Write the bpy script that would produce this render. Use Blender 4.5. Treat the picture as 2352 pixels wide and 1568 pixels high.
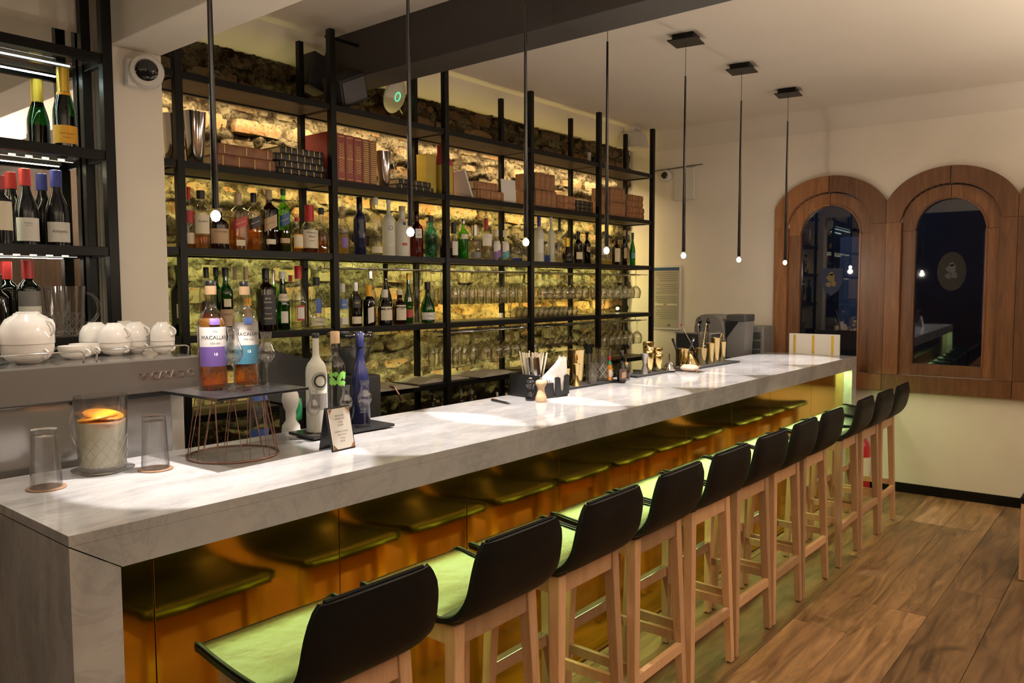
import bpy, bmesh, math, random
from mathutils import Vector, Matrix, noise
R = random.Random(7)
C = bpy.context.scene.collection
S = bpy.context.scene
PI = math.pi
for o in list(bpy.data.objects): bpy.data.objects.remove(o)

# ---------------------------------------------------------------- camera
cd = bpy.data.cameras.new('camera'); cam = bpy.data.objects.new('camera', cd); C.objects.link(cam)
cd.sensor_width = 36; cd.lens = 36 * 1808.544 / 2352; cd.clip_start = .02
fw = Vector((0.770213, 0.634245, -0.067121)); rt = Vector((0.635503, -0.772091, -0.003312)); up = Vector((0.053924, 0.040105, 0.997739))
cam.matrix_world = Matrix(((rt.x, up.x, -fw.x, 0), (rt.y, up.y, -fw.y, 0), (rt.z, up.z, -fw.z, 1.64), (0, 0, 0, 1)))
S.camera = cam
S.view_settings.view_transform = 'Standard'; S.view_settings.look = 'None'
S.view_settings.gamma = 1; S.view_settings.use_curve_mapping = False
S.view_settings.exposure = 0.0
cy = S.cycles
cy.transparent_max_bounces = 40; cy.max_bounces = 10; cy.transmission_bounces = 8; cy.glossy_bounces = 5; cy.diffuse_bounces = 4
cy.sample_clamp_indirect = 4; cy.blur_glossy = .6; cy.caustics_refractive = False

# ---------------------------------------------------------------- world: night outside the windows
w = bpy.data.worlds.new('night'); S.world = w; w.use_nodes = True
w.node_tree.nodes['Background'].inputs[0].default_value = (.03, .036, .055, 1)
w.node_tree.nodes['Background'].inputs[1].default_value = .16

def lamp(name, kind, loc, power, col, **k):
    l = bpy.data.lights.new(name, kind); l.energy = power; l.color = col
    o = bpy.data.objects.new(name, l); C.objects.link(o); o.location = loc
    rot = k.pop('rot', None)
    if rot: o.rotation_euler = rot
    for a, b in k.items(): setattr(l, a, b)
    return o
WARM = (1, .875, .71)
# unseen fill lamps and uplights added behind the camera to brighten the room
FILL_LAMPS = [(-1.2, -.9), (2.3, -1.3), (4.9, -1.7)]
for i, (x, y) in enumerate(FILL_LAMPS):
    lamp('room_fill_light', 'POINT', (x, y, 2.35), 4 * (1, 1, 1.1)[i], WARM, shadow_soft_size=.12)
    lamp('fill_uplight', 'SPOT', (x, y, 1.45), 400 * (1, 1.1, 1.1)[i], WARM, spot_size=math.radians(150), spot_blend=.6, shadow_soft_size=.15, rot=(PI, 0, 0))
lamp('room_downlight', 'SPOT', (3.1, -.9, 2.9), 290, WARM, spot_size=math.radians(75), spot_blend=.7, shadow_soft_size=.05)
PEND = [(1.269, 1.866), (2.061, 1.86), (2.759, 1.852), (3.419, 1.838), (4.257, 1.838), (5.048, 1.834), (5.885, 1.834)]
for x, z in PEND:
    lamp('pendant_spot', 'SPOT', (x, 2.19, z - .03), 58, (1, .92, .88), spot_size=math.radians(66), spot_blend=.12, shadow_soft_size=.012)
    lamp('pendant_glow', 'POINT', (x, 2.19, z - .045), 4.5, (1, .84, .66), shadow_soft_size=.02)
lamp('recessed_spot_light', 'SPOT', (.86, 2.50, 3.07), 80, (1, .90, .80), spot_size=math.radians(46), spot_blend=.5, shadow_soft_size=.03)
def strip(x0, x1, y, z, power, col, rx, wd=.02):
    lamp('led_strip_light', 'AREA', ((x0 + x1) / 2, y, z), power, col, shape='RECTANGLE', size=x1 - x0, size_y=wd, rot=(rx, 0, 0))
LED_W = (1, .74, .38); LED_Y = (1, .80, .26); LED_G = (.90, .95, .32)
# rx=0 faces down; positive tilt turns the face towards +Y (the wall)
strip(1.8, 6.4, 3.925, 2.630, 33, LED_W, .42)
strip(1.8, 6.4, 3.925, 2.228, 21, LED_Y, .42)
strip(1.8, 6.4, 3.925, 1.830, 14, LED_G, .42)
strip(3.5, 6.3, 3.90, 1.432, 12, (1, .68, .14), PI - 1.0)
strip(1.8, 3.5, 3.90, 1.432, 4, LED_G, PI - 1.0)
strip(1.8, 6.2, 3.90, 1.052, 11, (.95, .88, .34), PI - 1.0)
strip(.84, 6.36, 1.878, 1.002, 25, (.62, 1, .38), 0, .03)
for z, p, c in ((2.54, 5, (.75, 1, .95)), (2.165, 4, (1, .93, .6)), (1.775, 2.5, (.95, .97, .8))):
    strip(-.4, 1.40, 3.50, z, p, c, .3, .012)

# ---------------------------------------------------------------- materials
def mat(name): 
    m = bpy.data.materials.new(name); m.use_nodes = True; nt = m.node_tree
    b = nt.nodes['Principled BSDF']; return m, nt, b
def N(nt, t, **k):
    n = nt.nodes.new(t)
    for a, v in k.items():
        if a in n.inputs: n.inputs[a].default_value = v
        else: setattr(n, a, v)
    return n
def pbr(name, col, rough=.5, metal=0, spec=.5, var=0, scale=8, bump=0, bscale=40, coat=0, **k):
    m, nt, b = mat(name)
    b.inputs['Base Color'].default_value = (*col, 1); b.inputs['Roughness'].default_value = rough
    b.inputs['Metallic'].default_value = metal; b.inputs['Specular IOR Level'].default_value = spec
    b.inputs['Coat Weight'].default_value = coat
    if var or bump: tc = N(nt, 'ShaderNodeTexCoord')
    if var:
        n = N(nt, 'ShaderNodeTexNoise', Scale=scale, Detail=4.0); nt.links.new(tc.outputs['Object'], n.inputs['Vector'])
        r = N(nt, 'ShaderNodeValToRGB'); e = r.color_ramp.elements
        e[0].position = .3; e[1].position = .7
        e[0].color = (*[c * (1 - var) for c in col], 1); e[1].color = (*[min(1, c * (1 + var)) for c in col], 1)
        nt.links.new(n.outputs[0], r.inputs[0]); nt.links.new(r.outputs[0], b.inputs['Base Color'])
    if bump:
        n = N(nt, 'ShaderNodeTexNoise', Scale=bscale, Detail=5.0); nt.links.new(tc.outputs['Object'], n.inputs['Vector'])
        bm_ = N(nt, 'ShaderNodeBump', Strength=bump, Distance=.01); nt.links.new(n.outputs[0], bm_.inputs['Height']); nt.links.new(bm_.outputs[0], b.inputs['Normal'])
    return m
def emit(name, col, s):
    m, nt, b = mat(name); b.inputs['Base Color'].default_value = (*col, 1)
    b.inputs['Emission Color'].default_value = (*col, 1); b.inputs['Emission Strength'].default_value = s; return m
def glass(name, tint=(1, 1, 1), dens=.0, real=0, rough=0, refl=1.0, pw_=3.4):
    """thin-walled glass: tinted transparency and a Fresnel reflection; real>0 adds true refraction"""
    m, nt, b = mat(name); nt.nodes.remove(b); out = nt.nodes['Material Output']
    lw = N(nt, 'ShaderNodeLayerWeight', Blend=.35)
    mixc = N(nt, 'ShaderNodeMix', data_type='RGBA'); 
    mixc.inputs[6].default_value = (*tint, 1); mixc.inputs[7].default_value = (*[t * (1 - dens) * .8 for t in tint], 1)
    pw = N(nt, 'ShaderNodeMath', operation='POWER'); pw.inputs[1].default_value = pw_
    nt.links.new(lw.outputs['Facing'], pw.inputs[0]); nt.links.new(pw.outputs[0], mixc.inputs[0])
    tr = N(nt, 'ShaderNodeBsdfTransparent'); nt.links.new(mixc.outputs[2], tr.inputs[0])
    body = tr
    if real:
        g = N(nt, 'ShaderNodeBsdfGlass', Roughness=rough, IOR=1.45); g.inputs[0].default_value = (*tint, 1)
        mx = N(nt, 'ShaderNodeMixShader'); mx.inputs[0].default_value = real
        nt.links.new(tr.outputs[0], mx.inputs[1]); nt.links.new(g.outputs[0], mx.inputs[2]); body = mx
    gl = N(nt, 'ShaderNodeBsdfGlossy', Roughness=max(.02, rough)); gl.inputs[0].default_value = (1, 1, 1, 1)
    l2 = N(nt, 'ShaderNodeLayerWeight', Blend=.5)
    p5 = N(nt, 'ShaderNodeMath', operation='POWER'); p5.inputs[1].default_value = 4.0; nt.links.new(l2.outputs['Facing'], p5.inputs[0])
    ml = N(nt, 'ShaderNodeMath', operation='MULTIPLY_ADD', use_clamp=True); ml.inputs[1].default_value = .75 * refl; ml.inputs[2].default_value = .045 * refl
    nt.links.new(p5.outputs[0], ml.inputs[0])
    ms = N(nt, 'ShaderNodeMixShader'); nt.links.new(ml.outputs[0], ms.inputs[0])
    nt.links.new(body.outputs[0], ms.inputs[1]); nt.links.new(gl.outputs[0], ms.inputs[2]); nt.links.new(ms.outputs[0], out.inputs[0])
    return m
def liquid(name, col, k=.25, f=.7):
    """tinted see-through drink with a little body"""
    m, nt, b = mat(name); out = nt.nodes['Material Output']
    tr = N(nt, 'ShaderNodeBsdfTransparent'); tr.inputs[0].default_value = (*col, 1)
    b.inputs['Base Color'].default_value = (*[c * f for c in col], 1); b.inputs['Roughness'].default_value = .05
    ms = N(nt, 'ShaderNodeMixShader'); ms.inputs[0].default_value = k
    nt.links.new(tr.outputs[0], ms.inputs[1]); nt.links.new(b.outputs[0], ms.inputs[2]); nt.links.new(ms.outputs[0], out.inputs[0])
    return m
def wood(name, c0, c1, axis='X', scale=1.0, rough=.45, rnd=True, stretch=14, knots=0):
    m, nt, b = mat(name); L = nt.links.new
    tc = N(nt, 'ShaderNodeTexCoord'); oi = N(nt, 'ShaderNodeObjectInfo')
    mp = N(nt, 'ShaderNodeMapping')
    sc = [stretch, stretch, stretch]; sc['XYZ'.index(axis)] = 1.1
    mp.inputs['Scale'].default_value = [s * scale for s in sc]
    L(tc.outputs['Object'], mp.inputs[0])
    if rnd:
        cm = N(nt, 'ShaderNodeVectorMath', operation='SCALE'); cm.inputs[0].default_value = (37, 17, 29); L(oi.outputs['Random'], cm.inputs['Scale']); L(cm.outputs[0], mp.inputs['Location'])
    n = N(nt, 'ShaderNodeTexNoise', Scale=1.6, Detail=7.0, Roughness=.62, Distortion=1.2); L(mp.outputs[0], n.inputs['Vector'])
    r = N(nt, 'ShaderNodeValToRGB'); e = r.color_ramp.elements; e[0].position = .28; e[1].position = .72
    e[0].color = (*c0, 1); e[1].color = (*c1, 1); L(n.outputs[0], r.inputs[0]); col = r.outputs[0]
    if rnd:
        h = N(nt, 'ShaderNodeHueSaturation'); mr = N(nt, 'ShaderNodeMapRange'); mr.inputs[3].default_value = .60; mr.inputs[4].default_value = 1.32
        L(oi.outputs['Random'], mr.inputs[0]); L(mr.outputs[0], h.inputs['Value']); L(col, h.inputs['Color']); col = h.outputs[0]
    if knots:
        mp2 = N(nt, 'ShaderNodeMapping'); mp2.inputs['Scale'].default_value = (1.3, 3.2, 1); L(tc.outputs['Object'], mp2.inputs[0])
        if rnd: L(cm.outputs[0], mp2.inputs['Location'])
        v = N(nt, 'ShaderNodeTexNoise', Scale=1.5, Detail=3.0, Distortion=1.0); L(mp2.outputs[0], v.inputs['Vector'])
        r2 = N(nt, 'ShaderNodeValToRGB'); r2.color_ramp.elements[0].position = .60; r2.color_ramp.elements[1].position = .74
        L(v.outputs[0], r2.inputs[0])
        mx = N(nt, 'ShaderNodeMix', data_type='RGBA'); mx.inputs[7].default_value = (*[c * .35 for c in c0], 1)
        ml = N(nt, 'ShaderNodeMath', operation='MULTIPLY'); ml.inputs[1].default_value = knots; L(r2.outputs[0], ml.inputs[0])
        L(ml.outputs[0], mx.inputs[0]); L(col, mx.inputs[6]); col = mx.outputs[2]
    L(col, b.inputs['Base Color'])
    rr = N(nt, 'ShaderNodeMapRange'); rr.inputs[3].default_value = rough - .08; rr.inputs[4].default_value = rough + .12; L(n.outputs[0], rr.inputs[0]); L(rr.outputs[0], b.inputs['Roughness'])
    bp = N(nt, 'ShaderNodeBump', Strength=.25, Distance=.004); L(n.outputs[0], bp.inputs['Height']); L(bp.outputs[0], b.inputs['Normal'])
    return m
def marble():
    m, nt, b = mat('marble'); L = nt.links.new
    tc = N(nt, 'ShaderNodeTexCoord'); mp = N(nt, 'ShaderNodeMapping'); mp.inputs['Rotation'].default_value = (.5, .9, .6); mp.inputs['Scale'].default_value = (1, 2.6, 1)
    L(tc.outputs['Object'], mp.inputs[0])
    n0 = N(nt, 'ShaderNodeTexNoise', Scale=2.6, Detail=9.0, Roughness=.62, Distortion=.6); L(mp.outputs[0], n0.inputs['Vector'])
    r = N(nt, 'ShaderNodeValToRGB'); r.color_ramp.elements[0].position = .30; r.color_ramp.elements[1].position = .56
    r.color_ramp.elements[0].color = (.33, .323, .325, 1); r.color_ramp.elements[1].color = (.49, .48, .475, 1); L(n0.outputs[0], r.inputs[0])
    n1 = N(nt, 'ShaderNodeTexNoise', Scale=4.2, Detail=8.0, Roughness=.7, Distortion=1.6); L(mp.outputs[0], n1.inputs['Vector'])
    a = N(nt, 'ShaderNodeMath', operation='SUBTRACT'); a.inputs[1].default_value = .5; L(n1.outputs[0], a.inputs[0])
    ab = N(nt, 'ShaderNodeMath', operation='ABSOLUTE'); L(a.outputs[0], ab.inputs[0])
    r1 = N(nt, 'ShaderNodeValToRGB'); r1.color_ramp.elements[0].position = 0; r1.color_ramp.elements[1].position = .045
    r1.color_ramp.elements[0].color = (.72, .71, .72, 1); r1.color_ramp.elements[1].color = (1, 1, 1, 1); L(ab.outputs[0], r1.inputs[0])
    mx = N(nt, 'ShaderNodeMix', data_type='RGBA', blend_type='MULTIPLY'); mx.inputs[0].default_value = .45
    L(r.outputs[0], mx.inputs[6]); L(r1.outputs[0], mx.inputs[7]); L(mx.outputs[2], b.inputs['Base Color'])
    b.inputs['Roughness'].default_value = .09; b.inputs['Specular IOR Level'].default_value = .6
    return m
def mortar_mat():
    m, nt, b = mat('rubble_mortar'); L = nt.links.new
    tc = N(nt, 'ShaderNodeTexCoord')
    n = N(nt, 'ShaderNodeTexNoise', Scale=5.0, Detail=8.0, Roughness=.7); L(tc.outputs['Object'], n.inputs['Vector'])
    r = N(nt, 'ShaderNodeValToRGB'); r.color_ramp.elements[0].position = .40; r.color_ramp.elements[1].position = .64
    r.color_ramp.elements[0].color = (.075, .052, .03, 1); r.color_ramp.elements[1].color = (.47, .405, .275, 1); L(n.outputs[0], r.inputs[0])
    np_ = N(nt, 'ShaderNodeTexNoise', Scale=34.0, Detail=6.0, Roughness=.7, Distortion=.8); L(tc.outputs['Object'], np_.inputs['Vector'])
    rp = N(nt, 'ShaderNodeValToRGB'); rp.color_ramp.elements[0].position = .38; rp.color_ramp.elements[1].position = .50
    rp.color_ramp.elements[0].color = (.22, .19, .15, 1); L(np_.outputs[0], rp.inputs[0])
    mp_ = N(nt, 'ShaderNodeMix', data_type='RGBA', blend_type='MULTIPLY'); mp_.inputs[0].default_value = 1; L(r.outputs[0], mp_.inputs[6]); L(rp.outputs[0], mp_.inputs[7])
    L(mp_.outputs[2], b.inputs['Base Color']); b.inputs['Roughness'].default_value = .95; b.inputs['Specular IOR Level'].default_value = .1
    n2 = N(nt, 'ShaderNodeTexNoise', Scale=38.0, Detail=9.0, Roughness=.8); L(tc.outputs['Object'], n2.inputs['Vector'])
    bp = N(nt, 'ShaderNodeBump', Strength=1.0, Distance=.05); L(n2.outputs[0], bp.inputs['Height']); L(bp.outputs[0], b.inputs['Normal'])
    return m
def brick_mat():
    m, nt, b = mat('old_brick'); L = nt.links.new
    tc = N(nt, 'ShaderNodeTexCoord'); oi = N(nt, 'ShaderNodeObjectInfo')
    ge = N(nt, 'ShaderNodeNewGeometry')
    r = N(nt, 'ShaderNodeValToRGB'); cr = r.color_ramp; cr.interpolation = 'CONSTANT'
    cols = [(.13, .07, .04), (.36, .19, .09), (.22, .15, .085), (.46, .26, .13), (.16, .11, .07), (.40, .32, .20)]
    while len(cr.elements) < len(cols): cr.elements.new(.5)
    for i, c in enumerate(cols): cr.elements[i].position = i / len(cols); cr.elements[i].color = (*c, 1)
    L(oi.outputs['Random'], r.inputs[0])
    n = N(nt, 'ShaderNodeTexNoise', Scale=9.0, Detail=8.0, Roughness=.7); L(ge.outputs['Position'], n.inputs['Vector'])
    r1 = N(nt, 'ShaderNodeValToRGB'); r1.color_ramp.elements[0].position = .44; r1.color_ramp.elements[1].position = .56; L(n.outputs[0], r1.inputs[0])
    mx = N(nt, 'ShaderNodeMix', data_type='RGBA'); L(r1.outputs[0], mx.inputs[0]); L(r.outputs[0], mx.inputs[6]); mx.inputs[7].default_value = (.38, .31, .20, 1)
    np_ = N(nt, 'ShaderNodeTexNoise', Scale=30.0, Detail=6.0, Roughness=.7, Distortion=.8); L(ge.outputs['Position'], np_.inputs['Vector'])
    rp = N(nt, 'ShaderNodeValToRGB'); rp.color_ramp.elements[0].position = .36; rp.color_ramp.elements[1].position = .47
    rp.color_ramp.elements[0].color = (.30, .24, .18, 1); L(np_.outputs[0], rp.inputs[0])
    mp_ = N(nt, 'ShaderNodeMix', data_type='RGBA', blend_type='MULTIPLY'); mp_.inputs[0].default_value = 1; L(mx.outputs[2], mp_.inputs[6]); L(rp.outputs[0], mp_.inputs[7])
    L(mp_.outputs[2], b.inputs['Base Color']); b.inputs['Roughness'].default_value = .92; b.inputs['Specular IOR Level'].default_value = .15
    n2 = N(nt, 'ShaderNodeTexNoise', Scale=45.0, Detail=8.0, Roughness=.8); L(ge.outputs['Position'], n2.inputs['Vector'])
    bp = N(nt, 'ShaderNodeBump', Strength=1.0, Distance=.03); L(n2.outputs[0], bp.inputs['Height']); L(bp.outputs[0], b.inputs['Normal'])
    return m
M = {}
M['plaster'] = pbr('wall_plaster', (.80, .735, .635), .85, var=.04, scale=2.5, bump=.12, bscale=9)
M['ceil'] = pbr('ceiling_plaster', (.72, .655, .57), .85, var=.03, scale=1.5, bump=.08, bscale=5)
M['darkwall'] = wood('dark_unseen_wall', (.045, .028, .018), (.10, .062, .038), 'Z', .6, .6)  # dark finish put on the unseen walls to cut fill and reflections
M['floorbase'] = pbr('subfloor', (.03, .02, .015), .9)
M['oak'] = wood('oak_plank', (.10, .053, .023), (.49, .28, .13), 'X', 1.0, .40, stretch=9, knots=.75)
M['stoolwood'] = wood('beech', (.50, .28, .145), (.64, .39, .22), 'Z', 2.0, .42, stretch=10)
M['winwood'] = wood('chestnut', (.155, .062, .022), (.30, .135, .052), 'Z', 1.3, .38, stretch=10)
M['marble'] = marble(); M['mortar'] = mortar_mat(); M['brick'] = brick_mat()
M['steel_black'] = pbr('black_steel', (.005, .0045, .004), .38, 0, .22, bump=.05, bscale=60)
M['beam'] = pbr('charcoal_beam', (.042, .036, .032), .6, var=.08)
M['shelfwood'] = pbr('dark_shelf_board', (.075, .05, .03), .55, var=.3, scale=6)
M['brass'] = pbr('brass_sheet', (.78, .44, .035), .11, 1, var=.10, scale=2, bump=.02, bscale=3)
M['leather'] = pbr('black_leather', (.004, .004, .004), .5, 0, .18, bump=.12, bscale=30)
M['leather_seat'] = pbr('seat_leather', (.004, .0045, .004), .27, 0, .22, bump=.40, bscale=5)
M['chrome'] = pbr('polished_steel', (.70, .69, .68), .10, 1); M['steel'] = pbr('brushed_steel', (.36, .34, .32), .13, .62)
M['gold'] = pbr('gold_metal', (.90, .70, .34), .12, 1); M['copper'] = pbr('rose_copper_wire', (.36, .20, .15), .32, 1)
M['black'] = pbr('black_plastic', (.012, .012, .013), .35); M['mattblack'] = pbr('matt_black', (.02, .02, .02), .7)
M['gloss'] = pbr('gloss_black', (.01, .01, .012), .08, coat=.5)
M['slate'] = pbr('slate', (.020, .020, .022), .2, var=.3, scale=20, bump=.15, bscale=25)
M['white'] = pbr('white_china', (.80, .76, .72), .12); M['plastic'] = pbr('white_plastic', (.72, .69, .64), .4)
M['paper'] = pbr('paper', (.78, .74, .68), .8); M['cream'] = pbr('cream_label', (.74, .66, .50), .7)
M['ink'] = pbr('ink', (.03, .03, .03), .7); M['goldink'] = pbr('gold_ink', (.62, .45, .16), .35, .6)
M['grey'] = pbr('grey_plastic', (.20, .19, .18), .45); M['greyd'] = pbr('dark_grey_plastic', (.06, .06, .06), .5)
M['mirror'] = pbr('mirror_silver', (.78, .78, .74), .015, 1)
M['red'] = pbr('red_foil', (.50, .03, .03), .35); M['blue'] = pbr('blue_foil', (.04, .05, .28), .35)
M['orangelab'] = pbr('orange_label', (.90, .45, .03), .5); M['yfoil'] = pbr('yellow_foil', (.75, .48, .06), .3, .5)
M['tanlab'] = pbr('tan_label', (.52, .36, .22), .7); M['redlab'] = pbr('red_label', (.45, .05, .06), .5); M['blacklab'] = pbr('black_label', (.03, .03, .035), .5)
M['crestblue'] = pbr('crest_sticker_blue', (.012, .018, .05), .7); M['crestgrey'] = pbr('crest_sticker_grey', (.02, .019, .018), .8); M['crestgold'] = pbr('crest_gold', (.14, .10, .03), .7)
M['coaster'] = pbr('brown_coaster', (.24, .14, .08), .8, var=.1); M['beerlab'] = pbr('beer_label', (.13, .075, .07), .5)
M['navylab'] = pbr('navy_label', (.04, .09, .22), .5); M['purple'] = pbr('purple_label', (.22, .12, .36), .5); M['teal'] = pbr('teal_label', (.10, .32, .38), .5)
M['bluelab'] = pbr('blue_label', (.08, .16, .48), .5); M['orange'] = pbr('orange_slice', (.95, .36, .02), .35); M['cork'] = pbr('cork', (.55, .38, .22), .8, var=.2, scale=60)
M['tancap'] = pbr('tan_cap', (.45, .33, .20), .5); M['greencap'] = pbr('green_cap', (.02, .10, .04), .4); M['redcap'] = pbr('red_wax', (.50, .02, .03), .3)
M['greenp'] = pbr('green_plastic', (.02, .30, .10), .35); M['silver'] = pbr('silver_cap', (.7, .7, .7), .25, 1); M['woodcap'] = pbr('pale_wood', (.62, .42, .24), .5, var=.15, scale=30)
M['frost'] = pbr('frosted_glass', (.56, .55, .47), .45, 0, .5); M['greenleaf'] = pbr('leaf_green', (.16, .40, .06), .5)
M['magpage'] = pbr('magazine_page', (.42, .38, .30), .5, var=.1); M['stone'] = pbr('sponge', (.48, .36, .28), .9, var=.15, scale=40, bump=.4)
M['tanbook'] = pbr('tan_leather_book', (.27, .125, .048), .6, var=.35, scale=14, bump=.2); M['brownbook'] = pbr('brown_leather_book', (.22, .09, .04), .5, var=.3, scale=14, bump=.15)
M['redbook'] = pbr('red_cloth_book', (.33, .015, .02), .55, var=.1); M['blackbook'] = pbr('black_leather_book', (.03, .026, .022), .5); M['maroonbook'] = pbr('maroon_leather_book', (.26, .06, .045), .45, var=.15, scale=20)
M['pages'] = pbr('book_pages', (.50, .40, .24), .85, var=.15, scale=60); M['goldtin'] = pbr('gold_tin', (.55, .42, .08), .35, .4, var=.1)
M['cream2'] = pbr('grey_cream_label', (.27, .245, .22), .6); M['purple2'] = pbr('plum_label', (.065, .035, .12), .45); M['teal2'] = pbr('sea_label', (.025, .085, .115), .45)  # label colours darkened to offset the strong pendant spot
M['bulb'] = emit('bulb_glow', (1, .88, .74), 40); M['ledw'] = emit('led_white', (.80, 1, .95), 5); M['ledy'] = emit('led_warm', (1, .93, .6), 5)
M['spark'] = emit('led_point', (1, .95, .5), 20); M['lamp'] = emit('lamp_globe', (1, .8, .55), 4)
M['clear'] = glass('clear_glass', (.98, .98, .97), .80, real=.06, refl=1.5, pw_=1.9); M['stem'] = glass('stemware_glass', (.98, .975, .95), .88, real=.08, refl=1.8, pw_=1.7)
M['hero'] = glass('crystal_glass', (.99, .99, .99), .50, real=.14, refl=1.3, pw_=2.6); M['aqua'] = glass('aqua_glass', (.28, .72, .68), .5)
M['greeng'] = glass('green_glass', (.05, .28, .06), .8, refl=1.2); M['greenl'] = glass('light_green_glass', (.42, .82, .25), .5); M['darkg'] = glass('dark_glass', (.035, .03, .03), .8, refl=1.3)
M['brown'] = glass('brown_glass', (.16, .06, .02), .7, refl=1.2); M['champ'] = glass('champagne_green', (.03, .16, .04), .8, refl=1.3); M['redg'] = glass('red_glass', (.50, .08, .08), .6)
M['palewin'] = glass('window_glass', (.55, .58, .62), .2, refl=2.2)
M['opaqblue'] = pbr('deep_blue_bottle', (.012, .014, .05), .12); M['opaqblack'] = pbr('black_bottle', (.008, .008, .010), .12)
M['amber'] = liquid('amber_whisky', (.84, .45, .10), .12); M['damber'] = liquid('dark_rum', (.42, .13, .025), .25); M['yellow'] = liquid('yellow_spirit', (.90, .72, .15))
M['redl'] = liquid('red_aperitif', (.70, .06, .03), .35); M['lime'] = liquid('lemonade', (.97, .96, .80), .5, 1.0); M['bluel'] = liquid('blue_spirit', (.08, .25, .80), .35)
M['darkl'] = liquid('dark_liqueur', (.06, .02, .015), .5); M['pale'] = liquid('pale_spirit', (.92, .90, .70), .08); M['greenliq'] = liquid('green_liqueur', (.15, .6, .12), .2)

# ---------------------------------------------------------------- mesh helpers
def link(name, me, m=None, parent=None, loc=None, smooth=False):
    o = bpy.data.objects.new(name, me); C.objects.link(o)
    if m is not None and not me.materials: me.materials.append(M[m] if isinstance(m, str) else m)
    if parent is not None: o.parent = parent
    if loc is not None: o.location = loc
    return o
def obj(name, bm, m, parent=None, loc=None, smooth=False, label=None):
    bmesh.ops.recalc_face_normals(bm, faces=bm.faces)
    me = bpy.data.meshes.new(name); bm.to_mesh(me); bm.free()
    if smooth:
        me.shade_smooth()
        if smooth != 'all':
            at = me.attributes.new('sharp_edge', 'BOOLEAN', 'EDGE')
            b2 = bmesh.new(); b2.from_mesh(me)
            at.data.foreach_set('value', [(len(e.link_faces) == 2 and e.calc_face_angle(0) > .7) for e in b2.edges]); b2.free()
    o = link(name, me, m, parent, loc)
    if label: o['label'] = label
    return o
def tag(o, label, cat, group=None, kind=None):
    o['label'] = label; o['category'] = cat
    if group: o['group'] = group
    if kind: o['kind'] = kind
    return o
def thing(name, label, cat, loc=(0, 0, 0), rz=0, group=None):
    o = bpy.data.objects.new(name, None); C.objects.link(o); o.location = loc; o.rotation_euler = (0, 0, rz); o.empty_display_size = .05
    return tag(o, label, cat, group)
def struct(o): o['kind'] = 'structure'; return o
def kids(o): return KID.get(o.name) or [c for c in bpy.data.objects if c.parent == o]
KID = {}
def copy_tree(o, loc, rz=None, label=None, parent=None):
    c = o.copy(); C.objects.link(c)
    if parent is not None: c.parent = parent
    elif loc is not None: c.location = loc
    if rz is not None: c.rotation_euler = (0, 0, rz)
    if label: c['label'] = label
    for ch in o.children: copy_tree(ch, None, None, None, c)
    return c
def B(): return bmesh.new()
def box(bm, x0, x1, y0, y1, z0, z1, bev=0):
    vs = [bm.verts.new((x, y, z)) for z in (z0, z1) for y in (y0, y1) for x in (x0, x1)]
    f = [bm.faces.new([vs[i] for i in q]) for q in ((0, 2, 3, 1), (4, 5, 7, 6), (0, 1, 5, 4), (2, 6, 7, 3), (0, 4, 6, 2), (1, 3, 7, 5))]
    if bev:
        es = list({e for q in f for e in q.edges}); bmesh.ops.bevel(bm, geom=es, offset=bev, segments=2, affect='EDGES', profile=.6)
    return vs
def boxm(bm, mtx, sx, sy, sz, bev=0):
    b2 = B(); box(b2, -sx / 2, sx / 2, -sy / 2, sy / 2, -sz / 2, sz / 2, bev); b2.transform(mtx)
    me = bpy.data.meshes.new('t'); b2.to_mesh(me); b2.free(); bm.from_mesh(me); bpy.data.meshes.remove(me)
def hull8(bm, lo, hi):
    """block from four bottom and four top corners"""
    a = [bm.verts.new(p) for p in lo]; b = [bm.verts.new(p) for p in hi]
    bm.faces.new(a[::-1]); bm.faces.new(b)
    for i in range(4): bm.faces.new((a[i], a[(i + 1) % 4], b[(i + 1) % 4], b[i]))
def lathe(bm, prof, seg=20, cx=0, cy=0, z0=0, sr=1, sh=1, sq=None, cap0=True, cap1=True):
    rings = []
    for r, z in prof:
        ring = []
        for i in range(seg):
            a = 2 * PI * (i + .5) / seg
            k = 1
            if sq: k = min(1.32, (abs(math.cos(a)) ** sq + abs(math.sin(a)) ** sq) ** (-1 / sq)) * .93
            ring.append(bm.verts.new((cx + r * sr * k * math.cos(a), cy + r * sr * k * math.sin(a), z0 + z * sh)))
        rings.append(ring)
    for p, q in zip(rings, rings[1:]):
        for i in range(seg): bm.faces.new((p[i], p[(i + 1) % seg], q[(i + 1) % seg], q[i]))
    if cap0 and prof[0][0] > 1e-6: bm.faces.new(rings[0][::-1])
    if cap1 and prof[-1][0] > 1e-6: bm.faces.new(rings[-1])
def tube(bm, pts, r, seg=8, r2=None):
    pts = [Vector(p) for p in pts]; rings = []; prev = None
    for i, p in enumerate(pts):
        d = (pts[min(i + 1, len(pts) - 1)] - pts[max(i - 1, 0)]).normalized()
        if prev is None: u = d.orthogonal().normalized()
        else: u = (prev - d * prev.dot(d)).normalized()
        prev = u; v = d.cross(u)
        rr = r if r2 is None else r + (r2 - r) * i / (len(pts) - 1)
        rings.append([bm.verts.new(p + (u * math.cos(2 * PI * k / seg) + v * math.sin(2 * PI * k / seg)) * rr) for k in range(seg)])
    for p, q in zip(rings, rings[1:]):
        for k in range(seg): bm.faces.new((p[k], p[(k + 1) % seg], q[(k + 1) % seg], q[k]))
    bm.faces.new(rings[0][::-1]); bm.faces.new(rings[-1])
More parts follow.
